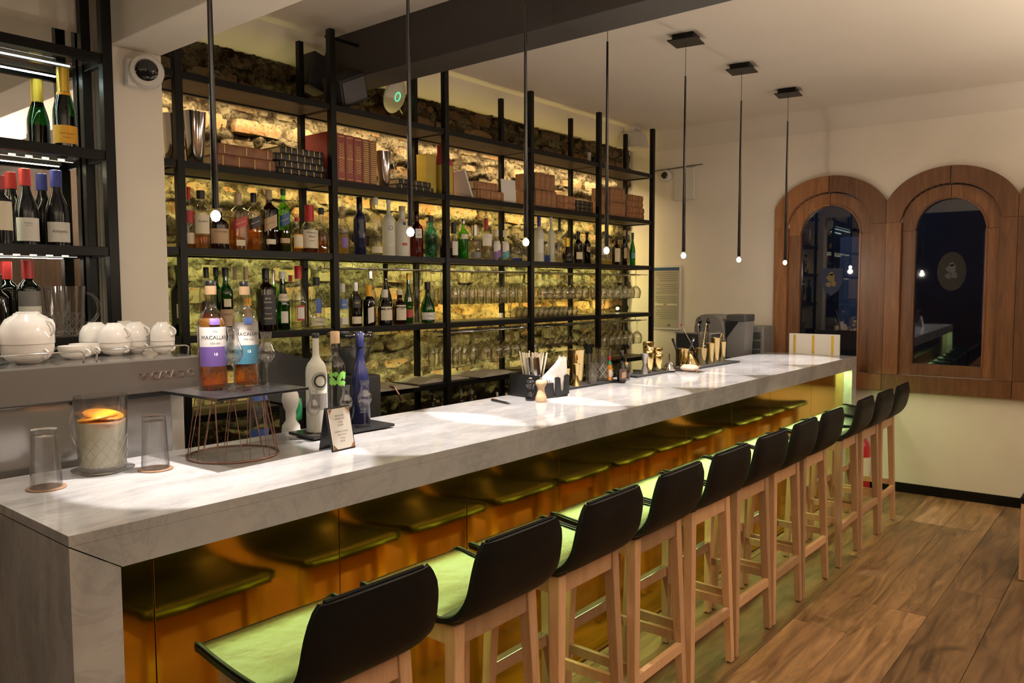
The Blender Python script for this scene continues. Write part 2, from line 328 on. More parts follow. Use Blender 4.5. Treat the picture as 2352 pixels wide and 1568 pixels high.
def prism(bm, poly, y0, y1, axis='Y'):
    def P(a, b, t): return (a, t, b) if axis == 'Y' else ((t, a, b) if axis == 'X' else (a, b, t))
    v0 = [bm.verts.new(P(a, b, y0)) for a, b in poly]; v1 = [bm.verts.new(P(a, b, y1)) for a, b in poly]
    n = len(poly); bm.faces.new(v0[::-1]); bm.faces.new(v1)
    for i in range(n): bm.faces.new((v0[i], v0[(i + 1) % n], v1[(i + 1) % n], v1[i]))
def band(bm, ys, zlo, zhi, x0, x1, skew=0):
    """solid between two height curves, sampled along Y, x from x0 to x1 (the wall is skewed by skew*y)"""
    cols = []
    for y in ys:
        a, b = zlo(y), zhi(y); s = skew * y
        cols.append([bm.verts.new(p) for p in ((x0 + s, y, a), (x1 + s, y, a), (x1 + s, y, b), (x0 + s, y, b))])
    for p, q in zip(cols, cols[1:]):
        for k in range(4):
            try: bm.faces.new((p[k], p[(k + 1) % 4], q[(k + 1) % 4], q[k]))
            except ValueError: pass
    bm.faces.new(cols[0][::-1]); bm.faces.new(cols[-1])
def lin(a, b, n): return [a + (b - a) * i / n for i in range(n + 1)]
_tc = {}
def text_mesh(s, size, extrude=0):
    k = (s, size, extrude)
    if k not in _tc:
        cu = bpy.data.curves.new('t', 'FONT'); cu.body = s; cu.size = size; cu.align_x = 'CENTER'; cu.align_y = 'CENTER'; cu.resolution_u = 2; cu.extrude = extrude
        o = bpy.data.objects.new('t', cu); C.objects.link(o)
        bpy.context.view_layer.update()
        me = o.to_mesh(); vs = [v.co.copy() for v in me.vertices]; fs = [list(p.vertices) for p in me.polygons]; o.to_mesh_clear()
        bpy.data.objects.remove(o); bpy.data.curves.remove(cu); _tc[k] = (vs, fs)
    return _tc[k]
def flat_text(bm, s, size, mtx, extrude=0):
    vs, fs = text_mesh(s, size, extrude); nv = [bm.verts.new(mtx @ v) for v in vs]
    for f in fs:
        try: bm.faces.new([nv[i] for i in f])
        except ValueError: pass
def frame(o, xdir, ydir):
    """matrix whose local X, Y run along the given world directions"""
    x = Vector(xdir).normalized(); y = Vector(ydir).normalized(); z = x.cross(y)
    return Matrix(((x.x, y.x, z.x, o[0]), (x.y, y.y, z.y, o[1]), (x.z, y.z, z.z, o[2]), (0, 0, 0, 1)))

# ================================================================ SETTING
X0, XW, Y0, YB, H = -3.0, 6.87, -3.0, 4.06, 3.10
SK = -.04                                              # the window wall is slightly out of square
bm = B(); box(bm, X0, 7.1, Y0, YB + .1, -.06, -.022); floor = struct(obj('floor', bm, 'floorbase'))
def plank_mesh(L, w):
    bm = B(); box(bm, 0, L, 0, w, -.022, 0, 0)
    top = [e for e in bm.edges if all(v.co.z > -.001 for v in e.verts)]
    bmesh.ops.bevel(bm, geom=top, offset=.0022, segments=1, affect='EDGES'); bmesh.ops.recalc_face_normals(bm, faces=bm.faces)
    me = bpy.data.meshes.new('plank'); bm.to_mesh(me); bm.free(); return me
joints = {15: [4.27, 2.1], 16: [3.83, 1.9], 14: [4.75, 2.6], 13: [5.4, 3.3]}
for i in range(28):
    y = 1.095 + .255 * (i - 16)
    xs = sorted(joints.get(i, []) or [R.uniform(-2.2, -1.2) + k * 2.05 + R.uniform(-.25, .25) for k in range(5)])
    if i in joints: xs = sorted(xs + [xs[0] - 2.1, xs[0] - 3.9] + ([6.0] if xs[-1] < 4.6 else []))
    xs = [X0] + [x for x in xs if X0 + .3 < x < 6.7] + [7.0]
    if y + .255 > YB + .1 or y < Y0 - .2: continue
    for a, b in zip(xs, xs[1:]):
        me = plank_mesh(b - a - .002, .2530); me.materials.append(M['oak'])
        o = link('plank', me, None, floor, (a, y, R.uniform(-.0012, .0004)))
bm = B(); box(bm, X0, 7.1, Y0, YB + .3, H, H + .1); struct(obj('ceiling', bm, 'ceil'))
bm = B(); box(bm, X0 - .1, X0, Y0, YB + .3, 0, H); struct(obj('wall_left', bm, 'darkwall'))
bm = B(); box(bm, X0, 7.1, Y0 - .1, Y0, 0, H); struct(obj('wall_front', bm, 'darkwall'))
# window wall with arched openings
WC = [2.155, 1.268, .38, -.507]; WI = .334; WZ = .945
def arch(c, hw, spring, rise): return lambda y: spring + rise * math.sqrt(max(0, 1 - ((y - c) / hw) ** 2))
def xw(y): return XW + SK * y
bm = B()
def wallstrip(ys, zlo, zhi): band(bm, ys, zlo, zhi, XW, XW + .22, SK)
wallstrip([YB + .3, WC[0] + WI], lambda y: 0, lambda y: H)
for k, c in enumerate(WC):
    ys = [c + WI * math.cos(t) for t in lin(0, PI, 24)]
    wallstrip(ys, arch(c, WI, 2.15, .28), lambda y: H); wallstrip([c + WI, c - WI], lambda y: 0, lambda y: WZ)
    nxt = WC[k + 1] + WI if k + 1 < len(WC) else Y0
    wallstrip([c - WI, nxt], lambda y: 0, lambda y: H)
struct(obj('wall_right', bm, 'plaster'))
bm = B(); band(bm, [YB, Y0], lambda y: .002, lambda y: .075, XW - .014, XW, SK); struct(obj('baseboard_right', bm, 'steel_black'))
# the brick wall behind the bar: mortar bed and single bricks
NX, NZ = 520, 240; bx0, bx1, bz0, bz1 = 1.72, 6.68, .02, 2.96
me = bpy.data.meshes.new('wall_back'); vs = []
for j in range(NZ + 1):
    z = bz0 + (bz1 - bz0) * j / NZ
    for i in range(NX + 1):
        x = bx0 + (bx1 - bx0) * i / NX
        wz = z + .03 * noise.noise((x * 1.7, z * 2, 5)); rg = abs(noise.noise((x * 5, z * 8.5, 11)))
        n = noise.noise((x * 2.6, z * 4.4, 0)) * .024 + (rg - .22) * -.075 + noise.noise((x * 17, z * 22, 3)) * .020 + noise.noise((x * 41, z * 47, 7)) * .015
        n += .013 * math.cos(2 * PI * (wz - 1.079) / .118)
        vs.append((x, 4.022 - n, z))
fs = [(j * (NX + 1) + i, j * (NX + 1) + i + 1, (j + 1) * (NX + 1) + i + 1, (j + 1) * (NX + 1) + i) for j in range(NZ) for i in range(NX)]
me.from_pydata(vs, [], fs); me.shade_smooth(); wb = struct(link('wall_back', me, 'mortar'))
def rough_brick(sd):
    rr = random.Random(sd); bm = B(); box(bm, -.5, .5, -.5, .5, -.5, .5)
    bmesh.ops.subdivide_edges(bm, edges=bm.edges[:], cuts=1, use_grid_fill=True)
    for v in bm.verts:
        c = v.co; k = .86 if sum(abs(t) > .4 for t in c) == 3 else (.95 if sum(abs(t) > .4 for t in c) == 2 else 1.05)
        v.co = Vector((c.x * (1 - (1 - k) * .6), c.y * k, c.z * k)) + Vector([rr.uniform(-.045, .045) for _ in range(3)])
    bmesh.ops.recalc_face_normals(bm, faces=bm.faces)
    me = bpy.data.meshes.new('brick'); bm.to_mesh(me); bm.free(); me.materials.append(M['brick']); return me
bricks = [rough_brick(s) for s in range(10)]; nb = 0
rows = [1.02 + .118 * k for k in range(17)]
for j, z in enumerate(rows):
    x = bx0 + .02 + (j % 2) * .12
    while x < bx1 - .1 and nb < 299:
        L = R.uniform(.24, .34)
        if x + L > bx1: L = bx1 - x
        o = link('brick', bricks[R.randrange(10)], None, wb, (x + L / 2, 4.058 + R.uniform(-.012, .020), z + R.uniform(-.006, .006)))
        o.scale = (L - .02, .09, R.uniform(.078, .094)); o.rotation_euler = (R.uniform(-.05, .05), R.uniform(-.02, .02), R.uniform(-.05, .05)); nb += 1
        x += L + R.uniform(.008, .03)
bm = B(); box(bm, X0, bx0, YB, YB + .1, 0, H); box(bm, bx1, 7.1, YB - .03, YB + .1, 0, H); box(bm, bx0, bx1, YB + .04, YB + .1, 0, H)
struct(obj('wall_back_plaster', bm, 'plaster'))
# plaster cove from the brick top up to the ceiling
bm = B(); n = 10
pr_ = [(4.10, 2.95)] + [(4.045 - .21 * math.sin(t), 2.95 + .16 * (1 - math.cos(t))) for t in lin(0, PI / 2, n)] + [(4.10, 3.115)]
prism(bm, pr_, bx0, XW - .1, 'X'); struct(obj('trim_1', bm, 'ceil', smooth=True))
bm = B(); ys = [YB + .05, Y0]   # small cove above the window wall
pf = [(XW + .02, 2.93)] + [(XW - .18 * (1 - math.cos(t)) , 2.93 + .18 * math.sin(t)) for t in lin(0, PI / 2, 8)] + [(XW + .02, 3.115)]
v0 = [bm.verts.new((x + SK * ys[0], ys[0], z)) for x, z in pf]; v1 = [bm.verts.new((x + SK * ys[1], ys[1], z)) for x, z in pf]
for i in range(len(pf)): bm.faces.new((v0[i], v0[(i + 1) % len(pf)], v1[(i + 1) % len(pf)], v1[i]))
struct(obj('trim_2', bm, 'ceil', smooth=True))
# pier and dropped plaster beam on the left
bm = B(); box(bm, 1.53, 1.745, 3.42, YB + .05, 0, 2.66, .006); struct(obj('column', bm, 'plaster'))
bm = B(); box(bm, 1.53, 1.745, Y0, YB + .05, 2.66, H + .02, .006); struct(obj('trim_3', bm, 'plaster'))
bm = B(); box(bm, X0, 1.53, 3.585, YB, 0, H); struct(obj('wall_alcove', bm, 'plaster'))
bm = B(); box(bm, 2.97, 3.205, Y0, YB, 2.84, H + .01, .004); bmo = obj('trim_4', bm, 'beam'); struct(bmo)

# windows
def spectr(c): return lin(c + .46, c - .46, 24)
def arch_ring(bm, c, x0, x1, hwi, spi, ri, hwo, spo, ro, side, lim=None):
    """half of an arch between inner and outer curve; side +1 is the left half in the photo"""
    lim = lim or hwo; zo = arch(c, hwo, spo, ro); zi = arch(c, hwi, spi, ri)
    ts = lin(0.004, 1, 16); ys = [c + side * lim * math.sin(t * PI / 2) for t in ts]
    lo = lambda y: zi(y) if abs(y - c) < hwi else spi
    band(bm, ys if side > 0 else ys, lo, lambda y: max(zo(y), lo(y) + .002), x0, x1, SK)
crest = [(-.09, .10), (.09, .10), (.09, -.02), (.055, -.09), (0, -.13), (-.055, -.09), (-.09, -.02)]
for k, c in enumerate(WC):
    win = bpy.data.objects.new('window_%d' % (k + 1), None); C.objects.link(win); win.location = (xw(c), c, WZ); win['kind'] = 'structure'
    def wp(name, m, fill, smooth=False, label=None):
        bm = B(); fill(bm); o = obj(name, bm, m, None, None, smooth, label); o.parent = win; o.location = (-xw(c), -c, -WZ); return o
    hl = .4425
    a0, a1 = XW - .045, XW + .06
    for s in (1, -1):
        wp('surround_arch', 'winwood', lambda bm: arch_ring(bm, c, a0, a1, WI, 2.15, .28, .465, 2.20, .36, s, hl))
        wp('surround_jamb', 'winwood', lambda bm: band(bm, [c + s * WI, c + s * hl], lambda y: WZ, lambda y: 2.148, a0, a1, SK))
        wp('sash_arch', 'winwood', lambda bm: arch_ring(bm, c, XW + .0, XW + .07, .246, 2.08, .246, WI - .003, 2.145, .275, s))
        wp('sash_stile', 'winwood', lambda bm: band(bm, [c + s * .246, c + s * (WI - .003)], lambda y: WZ + .004, lambda y: 2.078, XW, XW + .07, SK))
        wp('glazing_bead', 'winwood', lambda bm: band(bm, [c + s * .236, c + s * .250], lambda y: 1.035, lambda y: 2.08, XW - .008, XW + .03, SK))
        wp('glazing_bead', 'winwood', lambda bm: arch_ring(bm, c, XW - .008, XW + .03, .236, 2.08, .236, .252, 2.08, .252, s))
    wp('sill', 'winwood', lambda bm: band(bm, [c + hl - .001, c - hl + .001], lambda y: .815, lambda y: WZ - .002, a0 - .012, a1, SK))
    wp('sash_rail', 'winwood', lambda bm: band(bm, [c + .245, c - .245], lambda y: WZ + .004, lambda y: 1.035, XW, XW + .07, SK))
    g = arch(c, .246, 2.08, .246)
    wp('pane', 'palewin', lambda bm: band(bm, [c + .246 * math.cos(t) for t in lin(0, PI, 20)], lambda y: 1.03, g, XW + .035, XW + .041, SK))
    if k < 2:
        z0 = 1.70 if k == 0 else 1.76; yc = c - .015
        def cr(bm):
            poly = [(yc - a, z0 + b) for a, b in crest] if k == 0 else [(yc + .10 * math.cos(t), z0 + .15 * math.sin(t)) for t in lin(0, 2 * PI, 22)[:-1]]
            prism(bm, poly, xw(yc) + .028, xw(yc) + .031, 'X')
        wp('crest_sticker', 'crestblue' if k == 0 else 'crestgrey', cr)
        def cr2(bm):
            for a, b, s_ in ((0, .02, .034), (-.02, -.03, .022), (.02, -.035, .022), (0, .055, .016)):
                prism(bm, [(yc + a + s_ * math.cos(t) * (1 + .3 * math.cos(3 * t)), z0 + b + s_ * math.sin(t)) for t in lin(0, 2 * PI, 12)[:-1]], xw(yc) + .026, xw(yc) + .0275, 'X')
        wp('crest_emblem', 'crestgold' if k == 0 else 'greyd', cr2)
# across the street, seen dimly through the panes
bm = B(); box(bm, 12.5, 13, -9, 9, -1, 5); bd = tag(obj('building', bm, pbr('night_facade', (.10, .12, .17), .8, var=.3, scale=1)), 'dim bluish house front across the street beyond the arched windows', 'building')
for i in range(8):
    bm = B(); box(bm, 12.47, 12.49, -6.5 + i * 1.9, -5.7 + i * 1.9, 1.0, 2.4); obj('window', bm, emit('far_window_%d' % i, (.30, .40, .62), .01 + .02 * (i % 3)), bd)
bm = B(); box(bm, 7.15, 13, -9, 9, -.3, -.2); struct(obj('street_ground', bm, 'mattblack'))
lamp('street_fill_light', 'POINT', (10.5, 3.5, 3.5), 30, (.55, .70, 1), shadow_soft_size=.1)  # unseen lamp added to light the house front outside
bm = B(); rr = random.Random(3)
for i in range(900):
    p = Vector((rr.gauss(9.6, .45), rr.gauss(5.1, .8), rr.gauss(2.3, .5))); d = Vector((rr.uniform(-1, 1), rr.uniform(-1, 1), rr.uniform(-1, 1))).normalized() * .07; e = d.orthogonal().normalized() * .03
    vs = [bm.verts.new(p + q) for q in (d, e, -d, -e)]; bm.faces.new(vs)
tr = thing('street_tree', 'small leafy tree in the dark outside the left arched window', 'tree', (9.6, 5.1, -.2))
o = obj('foliage', bm, pbr('night_leaf', (.10, .22, .10), .4), tr, (-9.6, -5.1, .2)); o['kind'] = 'stuff'
bm = B(); tube(bm, [(0, 0, 0), (.05, .02, 1.2), (0, 0, 2.4)], .07, 8, .03); obj('trunk', bm, 'brownbook', tr)

# ================================================================ BAR COUNTER
bar = thing('bar_counter', 'long white marble bar counter with brass sheet front and waterfall ends', 'bar counter', (.69, 1.833, 0))
def bp(name, m, bm, label=None, smooth=False): o = obj(name, bm, m, bar, (-.69, -1.833, 0), smooth, label); return o
XJ = 2.622
for a_, b_ in ((.69, XJ - .0006), (XJ + .0006, 6.50)):
    bm = B(); box(bm, a_, b_, 1.833, 2.545, 1.075, 1.10, .0015); bp('countertop', 'marble', bm)
bm = B(); prism(bm, [(.6925, 1.075), (.804, 1.0), (XJ - .0008, 1.0), (XJ - .0008, 1.075)], 1.833, 1.860); bp('front_apron', 'marble', bm)
bm = B(); prism(bm, [(XJ + .0008, 1.075), (XJ + .0008, 1.0), (6.386, 1.0), (6.4975, 1.075)], 1.833, 1.860); bp('front_apron', 'marble', bm)
bm = B(); hull8(bm, [(.69, 1.833, 0), (.800, 1.833, 0), (.800, 2.545, 0), (.69, 2.545, 0)], [(.69, 1.833, 1.0735), (.800, 1.833, .9995), (.800, 2.545, .9995), (.69, 2.545, 1.0735)]); bp('end_panel', 'marble', bm)
bm = B(); hull8(bm, [(6.39, 1.833, 0), (6.50, 1.833, 0), (6.50, 2.545, 0), (6.39, 2.545, 0)], [(6.39, 1.833, .9995), (6.50, 1.833, 1.0735), (6.50, 2.545, 1.0735), (6.39, 2.545, .9995)]); bp('end_panel', 'marble', bm)
seams = [.802, .904, 1.474, 2.043, 2.605, 3.171, 3.737, 4.302, 4.875, 5.648, 6.388]
for a, b in zip(seams, seams[1:]):
    bm = B(); box(bm, a + .0012, b - .0012, 1.895 + R.uniform(-.0006, .0006), 1.903, .012, 1.06, .0008); bp('brass_panel', 'brass', bm)
bm = B(); box(bm, .802, 6.388, 1.91, 1.95, 0, 1.07); bp('carcass', 'mattblack', bm)
bm = B(); box(bm, .82, 6.37, 1.862, 1.893, 1.010, 1.020); bp('light_channel', 'steel_black', bm)
# lower work counter behind the bar
wk = thing('work_counter', 'low black steel work counter hidden behind the marble bar', 'counter', (-.4, 2.60, 0))
bm = B(); box(bm, -.5, 1.95, 2.575, 3.10, .90, .95, .004); obj('worktop', bm, 'steel_black', wk, (.4, -2.60, 0))
bm = B(); box(bm, -.48, 1.93, 2.60, 3.08, .0, .899); obj('cabinet_body', bm, 'mattblack', wk, (.4, -2.60, 0))
wk = thing('work_counter', 'grey steel work counter behind the far end of the bar under the juicer', 'counter', (5.3, 2.60, 0))
bm = B(); box(bm, 5.3, 6.74, 2.575, 3.15, .97, 1.01, .004); obj('worktop', bm, 'steel', wk, (-5.3, -2.60, 0))
bm = B(); box(bm, 5.32, 6.72, 2.60, 3.12, .0, .969); obj('cabinet_body', bm, 'mattblack', wk, (-5.3, -2.60, 0))

# ================================================================ BAR STOOLS
def smooth_path(P, n):
    out = []
    for i in range(len(P) - 1):
        p0, p1, p2, p3 = P[max(i - 1, 0)], P[i], P[i + 1], P[min(i + 2, len(P) - 1)]
        for k in range(n):
            t = k / n
            out.append(tuple(.5 * ((2 * b) + (-a + c) * t + (2 * a - 5 * b + 4 * c - d) * t * t + (-a + 3 * b - 3 * c + d) * t ** 3) for a, b, c, d in zip(p0, p1, p2, p3)))
    out.append(P[-1]); return out
def leg_bm(xt, yt, zt, xb, yb, wt=.040, wb=.030):
    bm = B(); hull8(bm, [(xb - wb / 2, yb - wb / 2, .006), (xb + wb / 2, yb - wb / 2, .006), (xb + wb / 2, yb + wb / 2, .006), (xb - wb / 2, yb + wb / 2, .006)],
        [(xt - wt / 2, yt - wt / 2, zt), (xt + wt / 2, yt - wt / 2, zt), (xt + wt / 2, yt + wt / 2, zt), (xt - wt / 2, yt + wt / 2, zt)])
    bmesh.ops.bevel(bm, geom=bm.edges[:], offset=.002, segments=1, affect='EDGES'); return bm
def make_stool():
    t = thing('bar_stool', '', 'bar stool', (0, 0, 0), 0, 'black leather stools along the bar')
    # one bent shell: seat, curve and back
    P = smooth_path([(.205, .772), (.185, .786), (.10, .776), (.0, .768), (-.10, .768), (-.168, .784), (-.208, .828), (-.226, .895), (-.238, .985)], 4)
    nU = len(P); bm = B(); nV = 14
    def half(u, s):                                      # half width along the path
        w = .205 if s < .55 else .205 - (s - .55) * .045
        if u < 3: w -= .022 * (1 - u / 3) ** 2
        if u > nU - 5: w -= .028 * ((u - (nU - 5)) / 4) ** 2
        return w
    top, bot = [], []
    for i, (y, z) in enumerate(P):
        s = i / (nU - 1); w = half(i, s)
        a, b = P[max(i - 1, 0)], P[min(i + 1, nU - 1)]; d = Vector((0, b[0] - a[0], b[1] - a[1])).normalized(); nrm = Vector((0, -d.z, d.y)) * -1
        if nrm.z < 0 and s < .5: nrm = -nrm
        th = .026 if 1 < i < nU - 2 else .016
        rt_, rb_ = [], []
        for k in range(nV + 1):
            q = -1 + 2 * k / nV; x = w * q; e = 1 - abs(q) ** 6 * .5; pf = .006 * (1 - q * q) * (1 if s < .6 else 0)
            dip = -.010 * (1 - q * q) * math.sin(min(1, s / .55) * PI)
            base = Vector((x, y, z + dip))
            rt_.append(bm.verts.new(base + nrm * (pf + .002 * e))); rb_.append(bm.verts.new(base - nrm * (th * e)))
        top.append(rt_); bot.append(rb_)
    seatf = []
    for A, Bq in zip(top, top[1:]):
        for k in range(nV): seatf.append(bm.faces.new((A[k], A[k + 1], Bq[k + 1], Bq[k])))
    for A, Bq in zip(bot, bot[1:]):
        for k in range(nV): bm.faces.new((A[k], Bq[k], Bq[k + 1], A[k + 1]))
    for k in (0, nV):
        for i in range(nU - 1): bm.faces.new((top[i][k], top[i + 1][k], bot[i + 1][k], bot[i][k]))
    for i in (0, nU - 1):
        for k in range(nV): bm.faces.new((top[i][k], top[i][k + 1], bot[i][k + 1], bot[i][k]))
    cut = int(nU * .52)
    # split the shell into the seat part and the back part along the curve
    b2 = bm.copy()
    ysplit = P[cut][0]; zs = P[cut][1]
    d = Vector((0, P[cut + 1][0] - P[cut][0], P[cut + 1][1] - P[cut][1])).normalized()
    for b_, keep in ((bm, 1), (b2, -1)):
        bmesh.ops.recalc_face_normals(b_, faces=b_.faces)
        r = bmesh.ops.bisect_plane(b_, geom=b_.verts[:] + b_.edges[:] + b_.faces[:], plane_co=(0, ysplit, zs), plane_no=d * keep, clear_outer=True)
        bmesh.ops.holes_fill(b_, edges=[e for e in b_.edges if len(e.link_faces) == 1], sides=0)
    obj('seat', bm, 'leather_seat', t, smooth=True); obj('backrest', b2, 'leather', t, smooth=True)
    # piped seam round the shell edge
    for nm, rng, m_ in (('seat_piping', range(0, cut + 1), 'leather'), ('back_piping', range(cut, nU), 'leather')):
        bm = B()
        for s_ in (-1, 1):
            tube(bm, [(s_ * half(i, i / (nU - 1)) * .975, P[i][0], P[i][1] + (.006 if i < cut else 0)) for i in rng], .0045, 6)
        if nm == 'seat_piping': tube(bm, [(x * half(0, 0), P[0][0], P[0][1]) for x in (-.98, -.5, 0, .5, .98)], .006, 6)
        else: tube(bm, [(x * half(nU - 1, 1), P[-1][0], P[-1][1]) for x in (-.90, -.5, 0, .5, .90)], .0055, 6)
        obj(nm, bm, m_, t, smooth=True)
    sw = 'stoolwood'
    for s_ in (-1, 1):
        obj('leg', leg_bm(s_ * .155, -.135, .745, s_ * .190, -.160), sw, t)
        obj('leg', leg_bm(s_ * .150, .130, .745, s_ * .178, .150), sw, t)
        bm = B(); box(bm, s_ * .160 - .009, s_ * .160 + .009, -.12, .115, .685, .745, .002); obj('side_rail', bm, sw, t)
        bm = B(); hull8(bm, [(s_ * .178 - .009, -.15, .255), (s_ * .178 + .009, -.15, .255), (s_ * .172 + .009, .142, .255), (s_ * .172 - .009, .142, .255)],
            [(s_ * .178 - .009, -.15, .290), (s_ * .178 + .009, -.15, .290), (s_ * .172 + .009, .142, .290), (s_ * .172 - .009, .142, .290)]); obj('side_stretcher', bm, sw, t)
    bm = B(); box(bm, -.140, .140, -.150, -.128, .685, .745, .002); obj('back_rail', bm, sw, t)
    bm = B(); box(bm, -.135, .135, .120, .140, .685, .745, .002); obj('front_rail', bm, sw, t)
    bm = B(); box(bm, -.172, .172, -.168, -.146, .215, .255, .002); obj('back_stretcher', bm, sw, t)
    bm = B(); box(bm, -.162, .162, .132, .158, .330, .372, .002); ft = obj('footrest', bm, sw, t)
    bm = B(); box(bm, -.160, .160, .130, .160, .372, .376, .001); obj('footrest_plate', bm, 'silver', ft, label='pale metal wear plate')
    return t
ST = [1.135, 1.645, 2.105, 2.565, 3.01, 3.45, 3.87, 4.29, 4.89, 5.315, 5.74]
names = ['nearest the camera', 'second from the camera', 'third from the camera', 'fourth from the camera', 'fifth from the camera', 'sixth from the camera',
         'seventh from the camera', 'eighth from the camera', 'ninth from the camera', 'tenth from the camera', 'farthest from the camera by the window wall']
proto = make_stool(); bpy.context.view_layer.update()
for i, x in enumerate(ST):
    lb = 'beech bar stool with black leather shell seat, ' + names[i]
    o = proto if i == 0 else copy_tree(proto, (x, 1.56, 0), None, lb)
    o.location = (x, 1.56 + R.uniform(-.006, .006), 0); o['label'] = lb; o.rotation_euler = (0, 0, R.uniform(-.02, .02))

# ================================================================ STEEL SHELVING IN FRONT OF THE BRICK WALL
PX = [1.855, 2.724, 3.599, 4.466, 5.345, 6.20]; YF, YR = 3.50, 3.775
sh = thing('shelving_unit', 'black steel shelving frame standing before the brick wall behind the bar', 'shelving', (1.76, 3.5, 0))
def sp(name, m, bm, label=None): return obj(name, bm, m, sh, (-1.76, -3.5, 0), label=label)
for x in PX:
    bm = B(); box(bm, x - .018, x + .018, YF - .018, YF + .018, 0, 3.03, .002); sp('front_post', 'steel_black', bm)
    bm = B(); box(bm, x - .016, x + .016, YR - .016, YR + .016, 0, 3.02, .002); sp('back_post', 'steel_black', bm)
SZ = [2.635, 2.232, 1.835, 1.425, 1.045]
for z in SZ:
    for k in range(6):
        a = (1.748 if k == 0 else PX[k - 1] + .018); b = PX[k] - .018
        if k == 0: b = PX[0] - .018
        if b - a < .03: continue
        bm = B(); box(bm, a, b, YF - .012, YF + .014, z - .034, z, .002); sp('front_rail', 'steel_black', bm)
        bm = B(); box(bm, a, b, YR - .012, YR + .012, z - .034, z, .002); sp('back_rail', 'steel_black', bm)
        bm = B(); box(bm, a + .001, b - .001, YF + .0145, YR - .013, z - .026, z - .002, .001); sp('shelf_board', 'shelfwood', bm)
    for x in (PX[0], PX[-1]):
        bm = B(); box(bm, x - .012, x + .012, YF + .019, YR - .017, z - .034, z - .001, .001); sp('end_rail', 'steel_black', bm)
bm = B(); box(bm, 1.76, 6.2, YF + .0, YR + .05, .69, .718); sp('low_shelf', 'shelfwood', bm)
bm = B(); box(bm, PX[1] + .02, PX[1] + .30, YF + .06, YF + .075, 3.005, 3.02); sp('tie_bar', 'steel_black', bm)
for x in (4.42, 5.30): 
    bm = B(); box(bm, x - .011, x + .011, YR - .045, YR - .018, 1.426, 1.46, .002); sp('cable_clip', 'plastic', bm)
bm = B(); lathe(bm, [(0, -.014), (.012, -.008), (.014, 0), (.012, .008), (0, .014)], 10, 6.0, YR - .05, 1.46); sp('led_end', 'spark', bm, 'bright end of a light strip')

# ================================================================ LEFT MIRRORED CABINET
cab = thing('wine_cabinet', 'tall black steel wine cabinet with mirrored back at the left edge', 'cabinet', (1.45, 3.35, 0))
def cp(name, m, bm, label=None): return obj(name, bm, m, cab, (-1.45, -3.35, 0), label=label)
for x, y, s in ((1.475, 3.35, .020), (1.475, 3.545, .019), (-.45, 3.35, .02), (-.45, 3.545, .019)):
    bm = B(); box(bm, x - s, x + s, y - s, y + s, 0, 3.095, .002); cp('post', 'steel_black', bm)
for z in (2.59, 2.205, 1.815, 1.455):
    bm = B(); box(bm, -.43, 1.455, 3.335, 3.365, z - .038, z, .002); cp('shelf_rail', 'steel_black', bm)
    bm = B(); box(bm, -.43, 1.455, 3.366, 3.56, z - .012, z - .002); cp('glass_shelf', 'slate' if z < 1.5 else 'clear', bm)
    bm = B(); box(bm, 1.463, 1.487, 3.371, 3.525, z - .038, z, .002); cp('end_rail', 'steel_black', bm)
    if z > 1.5:
        bm = B(); box(bm, -.42, 1.40, 3.505, 3.525, z - .040, z - .024, .002); s = cp('light_strip', 'steel', bm)
        m_ = 'ledw' if z > 2.5 else 'ledy'
        for q in range(30):
            bm = B(); box(bm, -.40 + q * .06, -.385 + q * .06 + (.045 if z > 2.5 else 0.01), 3.5035, 3.5045, z - .036, z - .030); obj('light_diode', bm, m_, s)
bm = B(); box(bm, -.44, 1.515, 3.575, 3.583, 1.20, 2.72); cp('mirror_panel', 'mirror', bm)
bm = B(); box(bm, -.5, 1.52, 3.10, 3.57, .0, 1.38, .004); cp('base_unit', 'mattblack', bm)

# ================================================================ PENDANT LIGHTS
def pendant(x, zb, label):
    t = thing('pendant_light', label, 'pendant light', (x, 2.19, H), 0, 'slim black tube pendants above the bar')
    bm = B(); box(bm, -.062, .062, -.062, .062, -.034, .002); box(bm, -.085, .085, -.085, .085, -.040, -.034, .001); c = obj('canopy', bm, 'steel_black', t); c.rotation_euler = (0, 0, .15)
    zt = 2.87 - H; bm = B(); tube(bm, [(0, 0, -.04), (0, 0, zt)], .0016, 6); obj('cable', bm, 'black', t)
    bm = B(); tube(bm, [(0, 0, zt), (0, 0, zb + .015 - H)], .0055, 14, .0105); obj('tube', bm, 'gloss', t, smooth=True)
    bm = B(); lathe(bm, [(.0, -.016), (.010, -.012), (.0145, 0), (.012, .010), (.006, .016), (0, .018)], 14, 0, 0, zb - H - .008); o = obj('bulb', bm, 'bulb', t, smooth='all'); o.visible_shadow = True
    return t
for (x, z), lb in zip(PEND, ['slim black tube pendant nearest the camera, lit tip above the whisky bottles', 'second slim black tube pendant from the camera', 'third slim black tube pendant, beside the thick charcoal beam',
    'fourth slim black tube pendant, cable emerging below the beam edge', 'slim black tube pendant, nearest of the three square ceiling plates in view', 'slim black tube pendant hanging from the middle square ceiling plate', 'farthest slim black tube pendant in front of the arched window']):
    pendant(x, z, lb)
t = thing('recessed_spotlight', 'small round recessed ceiling spotlight above the coffee machine', 'spotlight', (.86, 2.50, 3.099))
bm = B(); lathe(bm, [(.030, -.004), (.034, 0), (.050, 0), (.050, -.008), (.034, -.008)], 24, cap0=False, cap1=False); obj('trim_ring', bm, 'steel', t, smooth=True)
